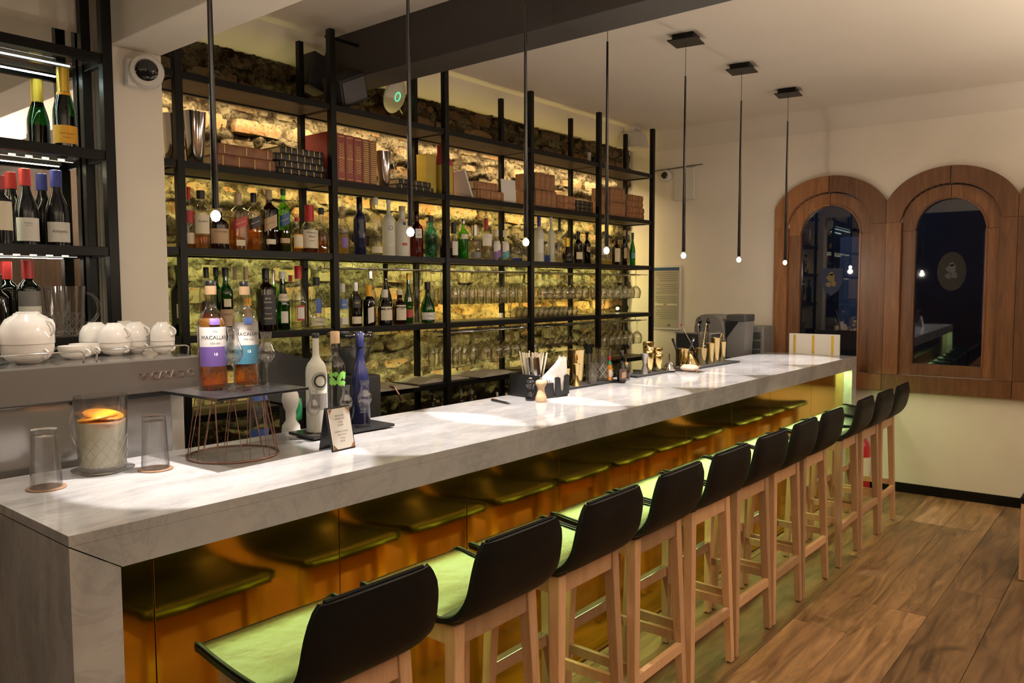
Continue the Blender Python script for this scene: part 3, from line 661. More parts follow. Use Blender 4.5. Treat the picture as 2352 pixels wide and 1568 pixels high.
for x, y in FILL_LAMPS:  # unseen globes added as fixtures for the fill lamps
    t = thing('added_fill_globe', 'unseen glass globe added behind the camera for a room fill lamp', 'lamp', (x, y, H), 0, 'added fill lamp globes behind the camera')
    bm = B(); lathe(bm, [(.0, .11), (.06, .095), (.10, .05), (.11, 0), (.10, -.05), (.06, -.095), (0, -.11)], 16, 0, 0, -.90 + .27); obj('globe', bm, 'clear', t, smooth='all')
    bm = B(); tube(bm, [(0, 0, 0), (0, 0, -.52)], .004, 6); obj('cable', bm, 'black', t)

# ================================================================ CEILING AND WALL FITTINGS
def plain(name, label, cat, bm, m, loc=(0, 0, 0), group=None, smooth=False, rz=0):
    o = obj(name, bm, m, None, loc, smooth); o.rotation_euler = (0, 0, rz); return tag(o, label, cat, group)
t = thing('security_camera', 'white wall camera with dark round lens on the plaster pier', 'camera', (1.66, 3.41, 2.56))
bm = B(); boxm(bm, Matrix.Translation((-.03, -.008, -.005)), .10, .03, .12, .012); lathe(bm, [(.06, 0), (.064, .03), (.062, .075)], 24); m4 = Matrix.Rotation(PI / 2, 4, 'X') @ Matrix.Rotation(-.45, 4, 'Y')
b2 = B(); lathe(b2, [(.058, 0), (.068, .02), (.070, .07), (.062, .088), (.046, .090)], 28); b2.transform(Matrix.Translation((.01, -.0, 0)) @ Matrix.Rotation(-.42, 4, 'Z') @ Matrix.Rotation(PI / 2, 4, 'X')); bm.free()
obj('housing', b2, 'plastic', t, smooth=True)
bm = B(); box(bm, -.085, .02, -.035, .010, -.065, .050, .012); obj('bracket', bm, 'plastic', t)
b2 = B(); lathe(b2, [(.046, .089), (.043, .096), (.030, .103), (0, .107)], 28, cap0=False); b2.transform(Matrix.Translation((.01, 0, 0)) @ Matrix.Rotation(-.42, 4, 'Z') @ Matrix.Rotation(PI / 2, 4, 'X')); obj('lens', b2, 'gloss', t, smooth='all')
t = thing('wall_camera', 'small round camera with black lens beside the white wall box', 'camera', (xw(3.63) - .01, 3.63, 2.69))
b2 = B(); lathe(b2, [(.055, 0), (.055, .03), (.045, .055), (.034, .058)], 24); b2.transform(Matrix.Rotation(-PI / 2, 4, 'Y')); obj('housing', b2, 'plastic', t, smooth=True)
b2 = B(); lathe(b2, [(.034, .056), (.026, .070), (0, .076)], 20, cap0=False); b2.transform(Matrix.Rotation(-PI / 2, 4, 'Y')); obj('lens', b2, 'gloss', t, smooth='all')
bm = B(); box(bm, -.03, 0, -.105, .105, -.145, .145, .008); plain('wall_box', 'white square plastic junction box on the wall left of the first arched window', 'junction box', bm, 'plastic', (xw(3.45) - .002, 3.45, 2.60), rz=SK)
bm = B(); tube(bm, [(xw(3.8) - .01, 3.80, 2.735), (xw(3.7) - .01, 3.72, 2.75), (xw(3.6) - .008, 3.60, 2.752), (xw(3.45) - .008, 3.45, 2.762), (xw(3.30) - .008, 3.28, 2.765)], .004, 6); plain('wall_cable', 'thin dark cable running along the wall above the round camera', 'cable', bm, 'greyd')
t = thing('ceiling_sensor', 'white faceted projector box fixed under the ceiling over the right end of the shelving', 'sensor', (6.33, 3.78, 3.02))
bm = B(); hull8(bm, [(-.10, -.13, -.11), (.14, -.10, -.10), (.12, .13, -.09), (-.11, .11, -.10)], [(-.06, -.09, .03), (.10, -.08, .03), (.09, .09, .03), (-.07, .08, .03)]); bmesh.ops.bevel(bm, geom=bm.edges[:], offset=.006, segments=2, affect='EDGES'); obj('housing', bm, 'plastic', t)
bm = B(); box(bm, -.05, .06, -.05, .06, .028, .085); obj('mount', bm, 'plastic', t)
t = thing('wifi_access_point', 'round white ceiling disc with a thin green light ring', 'access point', (3.50, 3.86, 2.88))
mt = Matrix.Rotation(math.radians(112), 4, 'X') @ Matrix.Rotation(.25, 4, 'Y')
b2 = B(); lathe(b2, [(.085, -.012), (.108, 0), (.112, .010), (.100, .022), (.06, .030), (0, .032)], 32); b2.transform(mt); obj('disc', b2, 'plastic', t, smooth='all')
b2 = B(); lathe(b2, [(.026, .0315), (.030, .0335), (.030, .0335), (.026, .0345)], 28, cap0=False, cap1=False); b2.transform(mt); obj('light_ring', b2, emit('green_ring', (.1, .9, .5), 1.2), t)
bm = B(); tube(bm, [(.06, .02, -.06), (.11, .04, -.09), (.14, .12, -.03)], .004, 6); obj('cable', bm, 'plastic', t)
bm = B(); tube(bm, [(0, .0, .0), (0, .10, .16)], .012, 8); obj('mount', bm, 'plastic', t)
t = thing('wall_speaker', 'small black box speaker high on the back wall left of the second shelf post', 'speaker', (2.84, 3.80, 2.87))
bm = B(); boxm(bm, Matrix.Rotation(.25, 4, 'Y'), .13, .12, .20, .006); obj('cabinet', bm, 'mattblack', t)
bm = B(); box(bm, -.02, .02, .05, .20, -.02, .02); obj('bracket', bm, 'steel_black', t)
t = thing('loudspeaker', 'tilted black loudspeaker hanging beneath the end of the charcoal beam', 'speaker', (2.90, 3.60, 2.768))
mt = Matrix.Rotation(-.45, 4, 'Y') @ Matrix.Rotation(.3, 4, 'X')
bm = B(); boxm(bm, mt, .20, .14, .15, .008); obj('cabinet', bm, 'mattblack', t)
bm = B(); boxm(bm, mt @ Matrix.Translation((0, -.073, 0)), .17, .006, .12, .002); obj('grille', bm, 'greyd', t)
bm = B(); tube(bm, [(0, 0, .05), (.10, .08, .12)], .012, 8); obj('bracket', bm, 'steel_black', t)
# framed notice on the window wall
t = thing('framed_notice', 'white framed printed notice hanging on the wall right of the shelving', 'notice', (xw(3.625) - .004, 3.625, 1.55), SK)
bm = B(); box(bm, -.012, 0, -.155, .155, -.305, .305, .003); obj('frame', bm, 'plastic', t)
bm = B(); box(bm, -.014, -.012, -.137, .137, -.285, .285); obj('sheet', bm, pbr('notice_sheet', (.46, .42, .34), .5), t)
bm = B(); box(bm, -.0155, -.0142, -.135, .135, .255, .283); obj('header_bar', bm, 'navylab', t)
bm = B()
for k in range(24):
    z = .235 - k * .019
    if k in (5, 11): continue
    box(bm, -.0152, -.0141, -.12, .12 - R.uniform(0, .06), z - .0022, z + .0022)
prism(bm, [(-.03 + .018 * math.cos(a), -.262 + .011 * math.sin(a)) for a in lin(0, 2 * PI, 10)[:-1]], -.0155, -.0141, 'X')
obj('printed_lines', bm, 'grey', t)
bm = B()
for a, b in ((-.115, -.01), (.03, .125)): box(bm, -.0155, -.0141, a, b, -.072, -.058)
obj('highlight_bar', bm, 'cream', t)
# white board with yellow stripes standing on the far end of the bar
t = thing('menu_board', 'white board with three yellow vertical stripes standing at the far end of the bar', 'board', (6.46, 2.165, 1.10), .02)
bm = B(); box(bm, 0, .018, -.21, .19, 0, .165, .002); obj('board', bm, 'paper', t)
for y in (-.155, -.005, .145): bm = B(); box(bm, -.0015, 0, y - .010, y + .010, .005, .155); obj('stripe', bm, 'yfoil', t)
# fire extinguisher behind the far stools
t = thing('fire_extinguisher', 'red fire extinguisher standing at the wall behind the last stools', 'fire extinguisher', (6.70, 1.84, 0))
bm = B(); lathe(bm, [(.07, 0), (.075, .01), (.075, .34), (.06, .39), (.022, .42), (.022, .44)], 24); obj('cylinder', bm, 'redcap', t, smooth=True)
bm = B(); lathe(bm, [(.0765, .12), (.0765, .27)], 24, cap0=False, cap1=False); obj('label', bm, 'cream', t, smooth='all')
bm = B(); box(bm, -.015, .015, -.06, .02, .445, .458); box(bm, -.015, .015, -.055, .02, .475, .488); box(bm, -.018, .018, -.018, .018, .43, .48); obj('valve_lever', bm, 'black', t)
bm = B(); tube(bm, [(0, .02, .46), (0, .07, .44), (0, .09, .36), (0, .085, .16)], .009, 8); obj('hose', bm, 'black', t)
# edge of a wooden chair at the right border
t = thing('dining_chair', 'light wooden chair leg and seat edge just inside the right border', 'chair', (5.33, .335, 0))
for x, y in ((-.19, .20), (.19, .20), (-.19, -.20), (.19, -.20)):
    obj('leg', leg_bm(x, y, .44, x * 1.03, y * 1.03, .040, .028), 'stoolwood', t)
bm = B(); box(bm, -.22, .22, -.225, .225, .44, .475, .008); obj('seat', bm, 'leather', t)
for y in (.20, -.20): bm = B(); box(bm, .175, .205, y - .02, y + .02, .47, .82, .003); obj('back_upright', bm, 'stoolwood', t)
bm = B(); box(bm, .178, .20, -.18, .18, .66, .80, .006); obj('backrest', bm, 'leather', t)

# ================================================================ BOTTLES
PROF = dict(
    spirit=[(.90, 0), (1, .012), (1, .60), (.95, .655), (.78, .70), (.50, .735), (.34, .77), (.30, .80), (.30, .96), (.34, .965), (.34, .99)],
    dome=[(.92, 0), (1, .012), (1, .58), (.97, .63), (.86, .675), (.66, .71), (.46, .735), (.38, .765), (.36, .80), (.38, .96), (.38, .99)],
    bordeaux=[(.92, 0), (1, .012), (1, .60), (.95, .645), (.75, .69), (.50, .725), (.40, .76), (.37, .80), (.37, .97), (.41, .975), (.41, .99)],
    burgundy=[(.92, 0), (1, .012), (1, .42), (.93, .50), (.75, .59), (.55, .66), (.42, .73), (.37, .80), (.35, .97), (.40, .975), (.40, .99)],
    champ=[(.90, 0), (1, .015), (1, .40), (.95, .48), (.80, .57), (.60, .66), (.46, .74), (.38, .82), (.35, .95), (.42, .96), (.42, .99)],
    square=[(.92, 0), (1, .012), (1, .66), (.90, .70), (.62, .735), (.38, .765), (.32, .80), (.32, .96), (.36, .965), (.36, .99)],
    flask=[(.70, 0), (.92, .03), (1, .16), (1, .34), (.86, .46), (.60, .56), (.40, .64), (.32, .72), (.32, .95), (.36, .96), (.36, .99)],
    squat=[(.92, 0), (1, .02), (1, .50), (.92, .58), (.66, .64), (.42, .68), (.36, .73), (.36, .95), (.40, .96), (.40, .99)],
    taper=[(.82, 0), (.90, .015), (1, .55), (.93, .63), (.62, .70), (.40, .75), (.34, .80), (.34, .96), (.38, .965), (.38, .99)],
    jug=[(.95, 0), (1, .03), (1, .45), (.85, .58), (.55, .68), (.40, .72), (.38, .80), (.38, .97), (.42, .975), (.42, .99)])
def prad(prof, z):
    for (r0, z0), (r1, z1) in zip(prof, prof[1:]):
        if z0 <= z <= z1 and z1 > z0: return r0 + (r1 - r0) * (z - z0) / (z1 - z0)
    return prof[0][0] if z < prof[0][1] else prof[-1][0]
def sqk(a, sq): return 1 if not sq else min(1.32, (abs(math.cos(a)) ** sq + abs(math.sin(a)) ** sq) ** (-1 / sq)) * .93
def patch(bm, h, r, prof, z0, z1, ac, ha, off, sq=None, tilt=0, n=10):
    cols = []
    for i in range(n + 1):
        a = ac - ha + 2 * ha * i / n; t = tilt * (i / n - .5) * 2 * ha * r / h
        col = []
        for k in range(4):
            z = z0 + (z1 - z0) * k / 3 + t; rr = prad(prof, z) * r * sqk(a, sq) + off
            col.append(bm.verts.new((rr * math.cos(a), rr * math.sin(a), z * h)))
        cols.append(col)
    for p, q in zip(cols, cols[1:]):
        for k in range(3): bm.faces.new((p[k], q[k], q[k + 1], p[k + 1]))
def wrap_text(bm, s, size, h, r, prof, zc, ac, off, sq=None, tilt=0):
    vs, fs = text_mesh(s, size); nv = []
    for v in vs:
        a = ac + v.x / max(.004, prad(prof, zc) * r); z = zc + (v.y + v.x * tilt) / h; rr = prad(prof, z) * r * sqk(a, sq) + off
        nv.append(bm.verts.new((rr * math.cos(a), rr * math.sin(a), z * h)))
    for f in fs:
        try: bm.faces.new([nv[i] for i in f])
        except ValueError: pass
def bottle(label, x, y, z, h, r, prof, gl, cap, capf=.10, liq=None, lev=.5, labs=(), txt=(), sq=None, group=None, cat='bottle', face=None, seg=20, name='bottle', capr=1.12):
    P = PROF[prof]; t = thing(name, label, cat, (x, y, z), 0, group)
    bm = B(); lathe(bm, P, seg, 0, 0, 0, r, h, sq); obj('glass_body', bm, gl, t, smooth=True)
    if liq:
        pts = [(a * .90, max(b, .02)) for a, b in P if b < lev] + [(prad(P, lev) * .90, lev)]
        bm = B(); lathe(bm, pts, seg, 0, 0, 0, r, h, sq); obj('liquid', bm, liq, t, smooth=True)
    nr = prad(P, .98) * r * capr
    if cap: bm = B(); lathe(bm, [(nr, 1 - capf), (nr * 1.02, .995), (nr * .9, 1.003)], 14, 0, 0, 0, 1, h); obj('cap', bm, cap, t, smooth=True)
    ca = math.atan2(-y, -x); ca = -PI + ((ca + PI) % (2 * PI)) if False else ca
    ac = face if face is not None else (.55 * ca + .45 * (-PI / 2))
    for k, (z0, z1, m, ha, *tl) in enumerate(labs):
        bm = B(); patch(bm, h, r, P, z0, z1, ac, ha, .0008 + .0004 * k, sq, tl[0] if tl else 0); obj('label', bm, m, t, smooth='all')
    for s, zc, size, m, *tl in txt:
        bm = B(); wrap_text(bm, s, size, h, r, P, zc, ac + (tl[1] if len(tl) > 1 else 0), .0015, sq, tl[0] if tl else 0); obj('lettering', bm, m, t)
    return t
R3 =  [[1.959, 3.62, 1.835, 0.294, 0.0231], [2.01, 3.6, 1.835, 0.28, 0.0401], [2.102, 3.6, 1.835, 0.204, 0.0473], [2.21, 3.6, 1.835, 0.284, 0.0461], [2.297, 3.6, 1.835, 0.294, 0.038], [2.4, 3.62, 1.835, 0.322, 0.0434], [2.474, 3.6, 1.835, 0.332, 0.0346], [2.545, 3.58, 1.835, 0.185, 0.0326], [2.624, 3.58, 1.835, 0.256, 0.0473], [2.761, 3.66, 1.835, 0.258, 0.0417], [2.88, 3.62, 1.835, 0.271, 0.0411], [3.004, 3.62, 1.835, 0.336, 0.0381], [3.126, 3.62, 1.835, 0.344, 0.0415], [3.228, 3.62, 1.835, 0.337, 0.0409], [3.319, 3.6, 1.835, 0.307, 0.048], [3.459, 3.62, 1.835, 0.286, 0.0438], [3.565, 3.6, 1.835, 0.26, 0.0416], [3.671, 3.6, 1.835, 0.144, 0.0211], [3.794, 3.62, 1.835, 0.239, 0.0345], [3.865, 3.6, 1.835, 0.266, 0.0377], [3.981, 3.6, 1.835, 0.23, 0.0413], [4.12, 3.62, 1.835, 0.289, 0.0392], [4.18, 3.58, 1.835, 0.213, 0.0318], [4.274, 3.58, 1.835, 0.212, 0.0307], [4.425, 3.6, 1.835, 0.203, 0.0502], [4.621, 3.68, 1.835, 0.207, 0.0228], [4.692, 3.6, 1.835, 0.339, 0.039], [4.768, 3.58, 1.835, 0.301, 0.0246], [4.919, 3.63, 1.835, 0.346, 0.0302], [4.952, 3.6, 1.835, 0.347, 0.0219], [5.056, 3.6, 1.835, 0.195, 0.0409], [5.234, 3.62, 1.835, 0.256, 0.0384], [5.358, 3.62, 1.835, 0.256, 0.0337], [5.619, 3.63, 1.835, 0.277, 0.0293], [5.622, 3.58, 1.835, 0.246, 0.0255], [5.777, 3.6, 1.835, 0.229, 0.0334], [5.936, 3.62, 1.835, 0.305, 0.0284], [5.957, 3.58, 1.835, 0.285, 0.0265]]
R4 =  [[1.875, 3.58, 1.425, 0.327, 0.0412], [2.06, 3.66, 1.425, 0.324, 0.0369], [2.135, 3.7, 1.425, 0.326, 0.031], [2.129, 3.6, 1.425, 0.322, 0.037], [2.23, 3.68, 1.425, 0.33, 0.0292], [2.255, 3.62, 1.425, 0.329, 0.0313], [2.344, 3.58, 1.425, 0.321, 0.0475], [2.468, 3.7, 1.425, 0.318, 0.0283], [2.457, 3.6, 1.425, 0.307, 0.0394], [2.578, 3.7, 1.425, 0.291, 0.0288], [2.544, 3.58, 1.425, 0.338, 0.0446], [2.675, 3.6, 1.425, 0.279, 0.0458], [2.838, 3.58, 1.425, 0.246, 0.0321], [2.946, 3.6, 1.425, 0.254, 0.0379], [3.108, 3.66, 1.425, 0.346, 0.0418], [3.024, 3.57, 1.425, 0.236, 0.0382], [3.267, 3.7, 1.425, 0.368, 0.0432], [3.144, 3.57, 1.425, 0.211, 0.0468], [3.29, 3.6, 1.425, 0.208, 0.0454], [3.382, 3.62, 1.425, 0.31, 0.0299], [3.51, 3.68, 1.425, 0.321, 0.0223], [3.509, 3.58, 1.425, 0.256, 0.0496]]
R4[14][3] = .322
LOW =  [[3.64, 3.68, 0.72, 0.228, 0.0172], [3.721, 3.68, 0.72, 0.213, 0.0175], [3.917, 3.68, 0.72, 0.234, 0.0195], [4.023, 3.68, 0.72, 0.227, 0.0167], [4.298, 3.68, 0.72, 0.174, 0.0158], [4.401, 3.68, 0.72, 0.157, 0.0192]]
CAB =  [[1.346, 3.44, 2.205, 0.322, 0.044], [1.327, 3.5, 1.815, 0.31, 0.0446], [1.213, 3.5, 1.815, 0.304, 0.0434], [1.106, 3.44, 1.815, 0.261, 0.0368], [1.194, 3.46, 1.455, 0.302, 0.0432], [1.319, 3.44, 1.455, 0.2, 0.0763], [1.086, 3.46, 1.455, 0.195, 0.037]]
D3 = [
 ('dark red labelled whisky bottle with red neck, leftmost on the upper bottle shelf', 'spirit', 'clear', 'redcap', dict(capf=.2, liq='amber', lev=.2, labs=[(.42, .62, 'redlab', 1.2), (.08, .26, 'cream', 1.1)])),
 ('clear whisky bottle with cream shield label and black cap, beside the first pendant tip', 'spirit', 'clear', 'black', dict(capf=.14, liq='amber', lev=.24, labs=[(.26, .58, 'cream', 1.0)], txt=[("Grant's", .47, .017, 'ink')], capr=1.5)),
 ('stout whisky bottle with broad tan label directly behind the nearest pendant bulb', 'dome', 'brown', 'tancap', dict(liq='amber', lev=.5, labs=[(.14, .50, 'tanlab', 1.2)], txt=[('OLD BOURBON', .42, .009, 'ink')])),
 ('square whisky bottle with slanted red label and tan cap', 'square', 'clear', 'tancap', dict(capf=.20, liq='amber', lev=.58, labs=[(.40, .56, 'redlab', .85, .45), (.08, .18, 'cream', .5)], txt=[('Red Label', .48, .012, 'goldink', .45)], sq=5)),
 ('square whisky bottle with slanted black label and black cap', 'square', 'clear', 'black', dict(capf=.16, liq='amber', lev=.55, labs=[(.40, .58, 'blacklab', .85, .45)], txt=[('Black Label', .49, .010, 'cream', .45)], sq=5)),
 ('dark amber square whisky bottle with slanted pale gold label', 'square', 'brown', 'tancap', dict(capf=.16, liq='damber', lev=.70, labs=[(.36, .56, 'tanlab', .85, .45), (.12, .20, 'cream', .6)], txt=[('Gold Reserve', .46, .009, 'ink', .45)], sq=5)),
 ('square green glass whisky bottle with slanted blue label, tallest of the square ones', 'square', 'greenl', 'greencap', dict(capf=.10, liq='damber', lev=.35, labs=[(.42, .60, 'navylab', .85, .45), (.14, .22, 'tanlab', .8)], txt=[('Blue Label', .51, .010, 'cream', .45)], sq=5)),
 ('small round-shouldered bottle with pale ornate label left of the red-waxed bottle', 'squat', 'clear', 'redlab', dict(liq='amber', lev=.42, labs=[(.12, .52, 'orangelab', .9), (.16, .48, 'cream', .8)])),
 ("bourbon bottle with red wax neck and cream label", 'squat', 'clear', 'redcap', dict(capf=.33, liq='damber', lev=.18, labs=[(.10, .48, 'cream', 1.1)], txt=[("Maker's", .42, .017, 'ink'), ('Mark', .34, .017, 'ink'), ('WHISKY', .25, .008, 'ink')], capr=1.35)),
 ('amber filled flask bottle half hidden behind the cream labelled bourbon', 'flask', 'clear', 'black', dict(liq='amber', lev=.42, capf=.14)),
 ('clear bottle a third full of bright yellow liquor right of the second shelf post', 'squat', 'clear', 'tancap', dict(liq='yellow', lev=.42, labs=[(.14, .36, 'purple', .5)])),
 ('tall deep blue-black bottle on the upper bottle shelf', 'bordeaux', 'opaqblue', 'opaqblack', dict(capf=.22, labs=[(.30, .62, 'greyd', .35)])),
 ('tall slim clear vodka bottle next to the deep blue-black bottle', 'spirit', 'clear', 'plastic', dict(capf=.12, liq='pale', lev=.30, labs=[(.05, .16, 'cream', .9)])),
 ('frosted white bottle with ring emblem and the figure 40', 'spirit', 'frost', 'plastic', dict(capf=.05, txt=[('O', .50, .040, 'grey'), ('40', .20, .030, 'plastic')])),
 ('wide frosted bottle with cork stopper and red tag label', 'dome', 'frost', 'tancap', dict(capf=.10, labs=[(.22, .27, 'redlab', .35, 0), (.62, .68, 'greyd', .2)])),
 ('red gin bottle with white label bearing the number 24, beside the second pendant tip', 'spirit', 'redg', 'redg', dict(capf=.16, liq='redl', lev=.42, labs=[(.42, .62, 'paper', .5)], txt=[('24', .49, .020, 'ink'), ('GIN', .58, .008, 'ink')])),
 ('teal glass gin bottle with a small white crest', 'dome', 'aqua', 'greyd', dict(capf=.12, liq=None, labs=[], txt=[('8', .62, .022, 'paper'), ('GIN', .50, .010, 'paper')])),
 ('short black bottle just left of the third shelf post', 'jug', 'opaqblack', 'black', dict(capf=.1)),
 ('clear bottle with large black cap and white leaf label right of the third shelf post', 'dome', 'clear', 'black', dict(capf=.30, liq='darkl', lev=.3, labs=[(.10, .48, 'paper', .6)], capr=1.5)),
 ('bright green gin bottle with silver cap', 'spirit', 'greenl', 'silver', dict(capf=.12, liq='greenliq', lev=.5, labs=[(.50, .62, 'cream', .7)])),
 ('stubby clear gin bottle with tall silver cap and pale yellow contents', 'squat', 'clear', 'silver', dict(capf=.30, liq='pale', lev=.5, labs=[(.05, .22, 'grey', 1.1)], capr=1.3)),
 ('clear vodka bottle with dark red neck foil and white label', 'spirit', 'clear', 'redlab', dict(capf=.28, liq='pale', lev=.22, labs=[(.34, .62, 'paper', 1.1)], txt=[('DRY GIN', .55, .008, 'ink')])),
 ('bottle with white label and purple mountain peaks', 'squat', 'clear', 'cream', dict(capf=.22, labs=[(.28, .62, 'paper', 1.0), (.06, .30, 'purple', 1.0, .5)], liq=None, capr=1.3)),
 ('bottle with white label and teal mountain peaks', 'squat', 'clear', 'cream', dict(capf=.22, labs=[(.28, .62, 'paper', 1.0), (.06, .30, 'teal', 1.0, .5)], liq='yellow', lev=.12, capr=1.3)),
 ('round clear decanter-like bottle with a little blue drink left of the third pendant tip', 'flask', 'clear', 'clear', dict(capf=.18, liq='bluel', lev=.10)),
 ('small clear bottle hidden behind the third pendant tip', 'spirit', 'clear', 'silver', dict()),
 ('tall frosted bottle with blue cap right of the fourth shelf post', 'spirit', 'frost', 'blue', dict(capf=.22, labs=[(.2, .5, 'plastic', .7)])),
 ('slim clear bottle with bright blue liquor at the bottom', 'spirit', 'clear', 'clear', dict(liq='bluel', lev=.18)),
 ('tall clear vodka bottle with pale label, second right of the blue-capped one', 'spirit', 'frost', 'plastic', dict(capf=.12)),
 ('very slim clear bottle with long black cap', 'spirit', 'clear', 'black', dict(capf=.30, capr=1.6, liq='pale', lev=.12)),
 ('brown round-shouldered bottle with gold foil neck', 'flask', 'brown', 'yfoil', dict(capf=.34, capr=1.5, labs=[(.08, .2, 'blacklab', .7)])),
 ('black bottle with a cream badge label', 'dome', 'darkg', 'black', dict(liq='darkl', lev=.6, labs=[(.14, .36, 'cream', .8)])),
 ('dark brown liqueur bottle right of the cream badge bottle', 'dome', 'darkg', 'black', dict(liq='damber', lev=.6, labs=[(.40, .55, 'tanlab', .5)])),
 ('clear bottle with grey cap behind the fourth pendant tip', 'spirit', 'clear', 'greyd', dict(liq='pale', lev=.2, labs=[(.3, .6, 'plastic', .9)])),
 ('small bottle with a drop of yellow liquor under the fourth pendant tip', 'spirit', 'clear', 'black', dict(liq='yellow', lev=.14)),
 ('bottle with broad cream label in the last bay of the upper bottle shelf', 'square', 'brown', 'black', dict(labs=[(.12, .62, 'cream', .9)], txt=[('BOURBON', .5, .007, 'ink')], sq=5)),
 ('dark wine-like bottle with pale cap near the right end of the upper bottle shelf', 'bordeaux', 'darkg', 'tancap', dict(capf=.16, labs=[(.2, .5, 'tanlab', .5)])),
 ('dark green bottle with white neck ring, last on the upper bottle shelf', 'burgundy', 'greeng', 'greencap', dict(capf=.2, labs=[(.22, .40, 'teal', .8)])),
]
R3[28][0] -= .035; R3[37][0] += .05
for (x, y, z, h, r), (lb, pf, gl, cp_, kw) in zip(R3, D3): bottle(lb, x, y, z + .0005, h, r * .95, pf, gl, cp_, **kw)
D4 = [
 ('dark green bottle half behind the first shelf post on the lower bottle shelf', 'bordeaux', 'greeng', 'greencap', dict(liq='darkl', lev=.7, labs=[(.25, .45, 'paper', .5)])),
 ('red aperitif bottle with black cap, leftmost visible behind the whisky pair', 'spirit', 'clear', 'black', dict(capf=.16, liq='redl', lev=.45, labs=[(.30, .48, 'blacklab', .9)])),
 ('green bottle with black cap standing in the back row of the lower bottle shelf', 'bordeaux', 'greeng', 'black', dict(capf=.14)),
 ('green herbal bitter bottle with broad tan label', 'bordeaux', 'greeng', 'black', dict(capf=.14, liq='darkl', lev=.5, labs=[(.10, .36, 'tanlab', 1.1), (.40, .52, 'cream', .5)], txt=[('FERNET', .28, .012, 'ink')])),
 ('clear bottle with beige cap behind the whisky bottle with blue label', 'spirit', 'clear', 'tancap', dict(capf=.20)),
 ('clear bottle with orange band and beige cap right behind the blue labelled whisky', 'spirit', 'clear', 'tancap', dict(capf=.20, labs=[(.40, .52, 'orangelab', .7), (.15, .36, 'tanlab', .8)], liq='darkl', lev=.15)),
 ('square whiskey bottle with black label covered in white lettering', 'square', 'brown', 'black', dict(capf=.16, liq='damber', lev=.62, labs=[(.10, .58, 'blacklab', .95)], txt=[('JACK', .52, .014, 'cream'), ('DANIELS', .46, .011, 'cream'), ('Old No.7', .37, .010, 'cream'), ('Tennessee', .28, .009, 'cream'), ('WHISKEY', .20, .011, 'cream')], sq=5)),
 ('slim bottle with silver neck behind the black labelled whiskey', 'spirit', 'greenl', 'silver', dict(capf=.3)),
 ('green vermouth bottle with cream lettered band round its shoulder', 'burgundy', 'greeng', 'plastic', dict(capf=.12, liq='darkl', lev=.1, labs=[(.50, .62, 'cream', .9), (.12, .32, 'plastic', .5)], txt=[('NOILLY PRAT', .56, .008, 'ink')])),
 ('clear bottle with dark red cap in the back row beside the vermouth', 'spirit', 'clear', 'redlab', dict(capf=.12)),
 ('clear vermouth bottle with red cap and red edged label', 'burgundy', 'clear', 'redcap', dict(capf=.20, liq='pale', lev=.4, labs=[(.14, .38, 'redlab', .5), (.17, .35, 'paper', .42)], txt=[('MARTINI', .50, .009, 'paper')])),
 ('clear gin bottle with blue drawing left of the second shelf post, lower shelf', 'squat', 'clear', 'black', dict(capf=.16, liq='pale', lev=.1, labs=[(.05, .20, 'cream', 1.0), (.30, .58, 'bluelab', .35, 0)], txt=[('CANAL', .125, .014, 'ink')])),
 ('clear tequila bottle with square blue label', 'taper', 'clear', 'plastic', dict(capf=.20, labs=[(.42, .64, 'bluelab', .75), (.06, .22, 'plastic', .9)], txt=[('1800', .51, .016, 'plastic')], capr=1.35, sq=5)),
 ('brown tequila bottle with silver cap and black label', 'taper', 'brown', 'silver', dict(capf=.20, liq='damber', lev=.6, labs=[(.42, .66, 'blacklab', .75), (.06, .22, 'cream', .9)], txt=[('1800', .53, .016, 'goldink')], capr=1.35, sq=5)),
 ('tall clear bottle with silver pourer behind the brown tequila', 'jug', 'clear', 'silver', dict(capf=.14, liq='amber', lev=.3)),
 ('dark liqueur bottle with orange neck and slanted white label', 'bordeaux', 'darkg', 'orangelab', dict(capf=.30, liq='darkl', lev=.6, labs=[(.08, .46, 'paper', .5, .3)], capr=1.2)),
 ('large dark brown bottle with black cap in the back row', 'flask', 'brown', 'black', dict(capf=.12, liq='damber', lev=.55)),
 ('squat black bottle with cream shield label', 'jug', 'darkg', 'plastic', dict(capf=.22, liq='darkl', lev=.5, labs=[(.14, .52, 'cream', .85)], txt=[('GRAND', .44, .012, 'ink')])),
 ('amber cognac bottle with tall cream label', 'squat', 'brown', 'cream', dict(capf=.14, liq='amber', lev=.55, labs=[(.12, .56, 'cream', .8)], txt=[('COGNAC', .44, .009, 'ink')])),
 ('green cognac bottle with red medallion label', 'burgundy', 'greeng', 'yfoil', dict(capf=.12, labs=[(.12, .28, 'redlab', .8), (.44, .52, 'plastic', .4)], txt=[('VSOP', .33, .009, 'goldink')])),
 ('slim clear bottle between the green cognac and the green pear-shaped bottle', 'burgundy', 'clear', 'clear', dict()),
 ('green pear-shaped bottle with wide white label, last on the lower bottle shelf', 'flask', 'greeng', 'black', dict(capf=.18, labs=[(.08, .26, 'paper', 1.2)], txt=[('Benedict', .17, .010, 'ink')])),
]
for (x, y, z, h, r), (lb, pf, gl, cp_, kw) in zip(R4, D4): bottle(lb, x, y, z + .0005, h, r * .95, pf, gl, cp_, **kw)
DL = [('small dark bottle on the lowest shelf under the open book, left one', 'opaqblack'), ('small dark bottle on the lowest shelf under the open book, right one', 'opaqblack'), ('clear bottle with white cap on the lowest shelf right of the third post', 'clear'), ('clear bottle with narrow white cap on the lowest shelf, farther right', 'clear'), ('small clear bottle on the lowest shelf below the condiment caddy', 'clear'), ('small red bottle on the lowest shelf next to the condiment caddy', 'redg')]
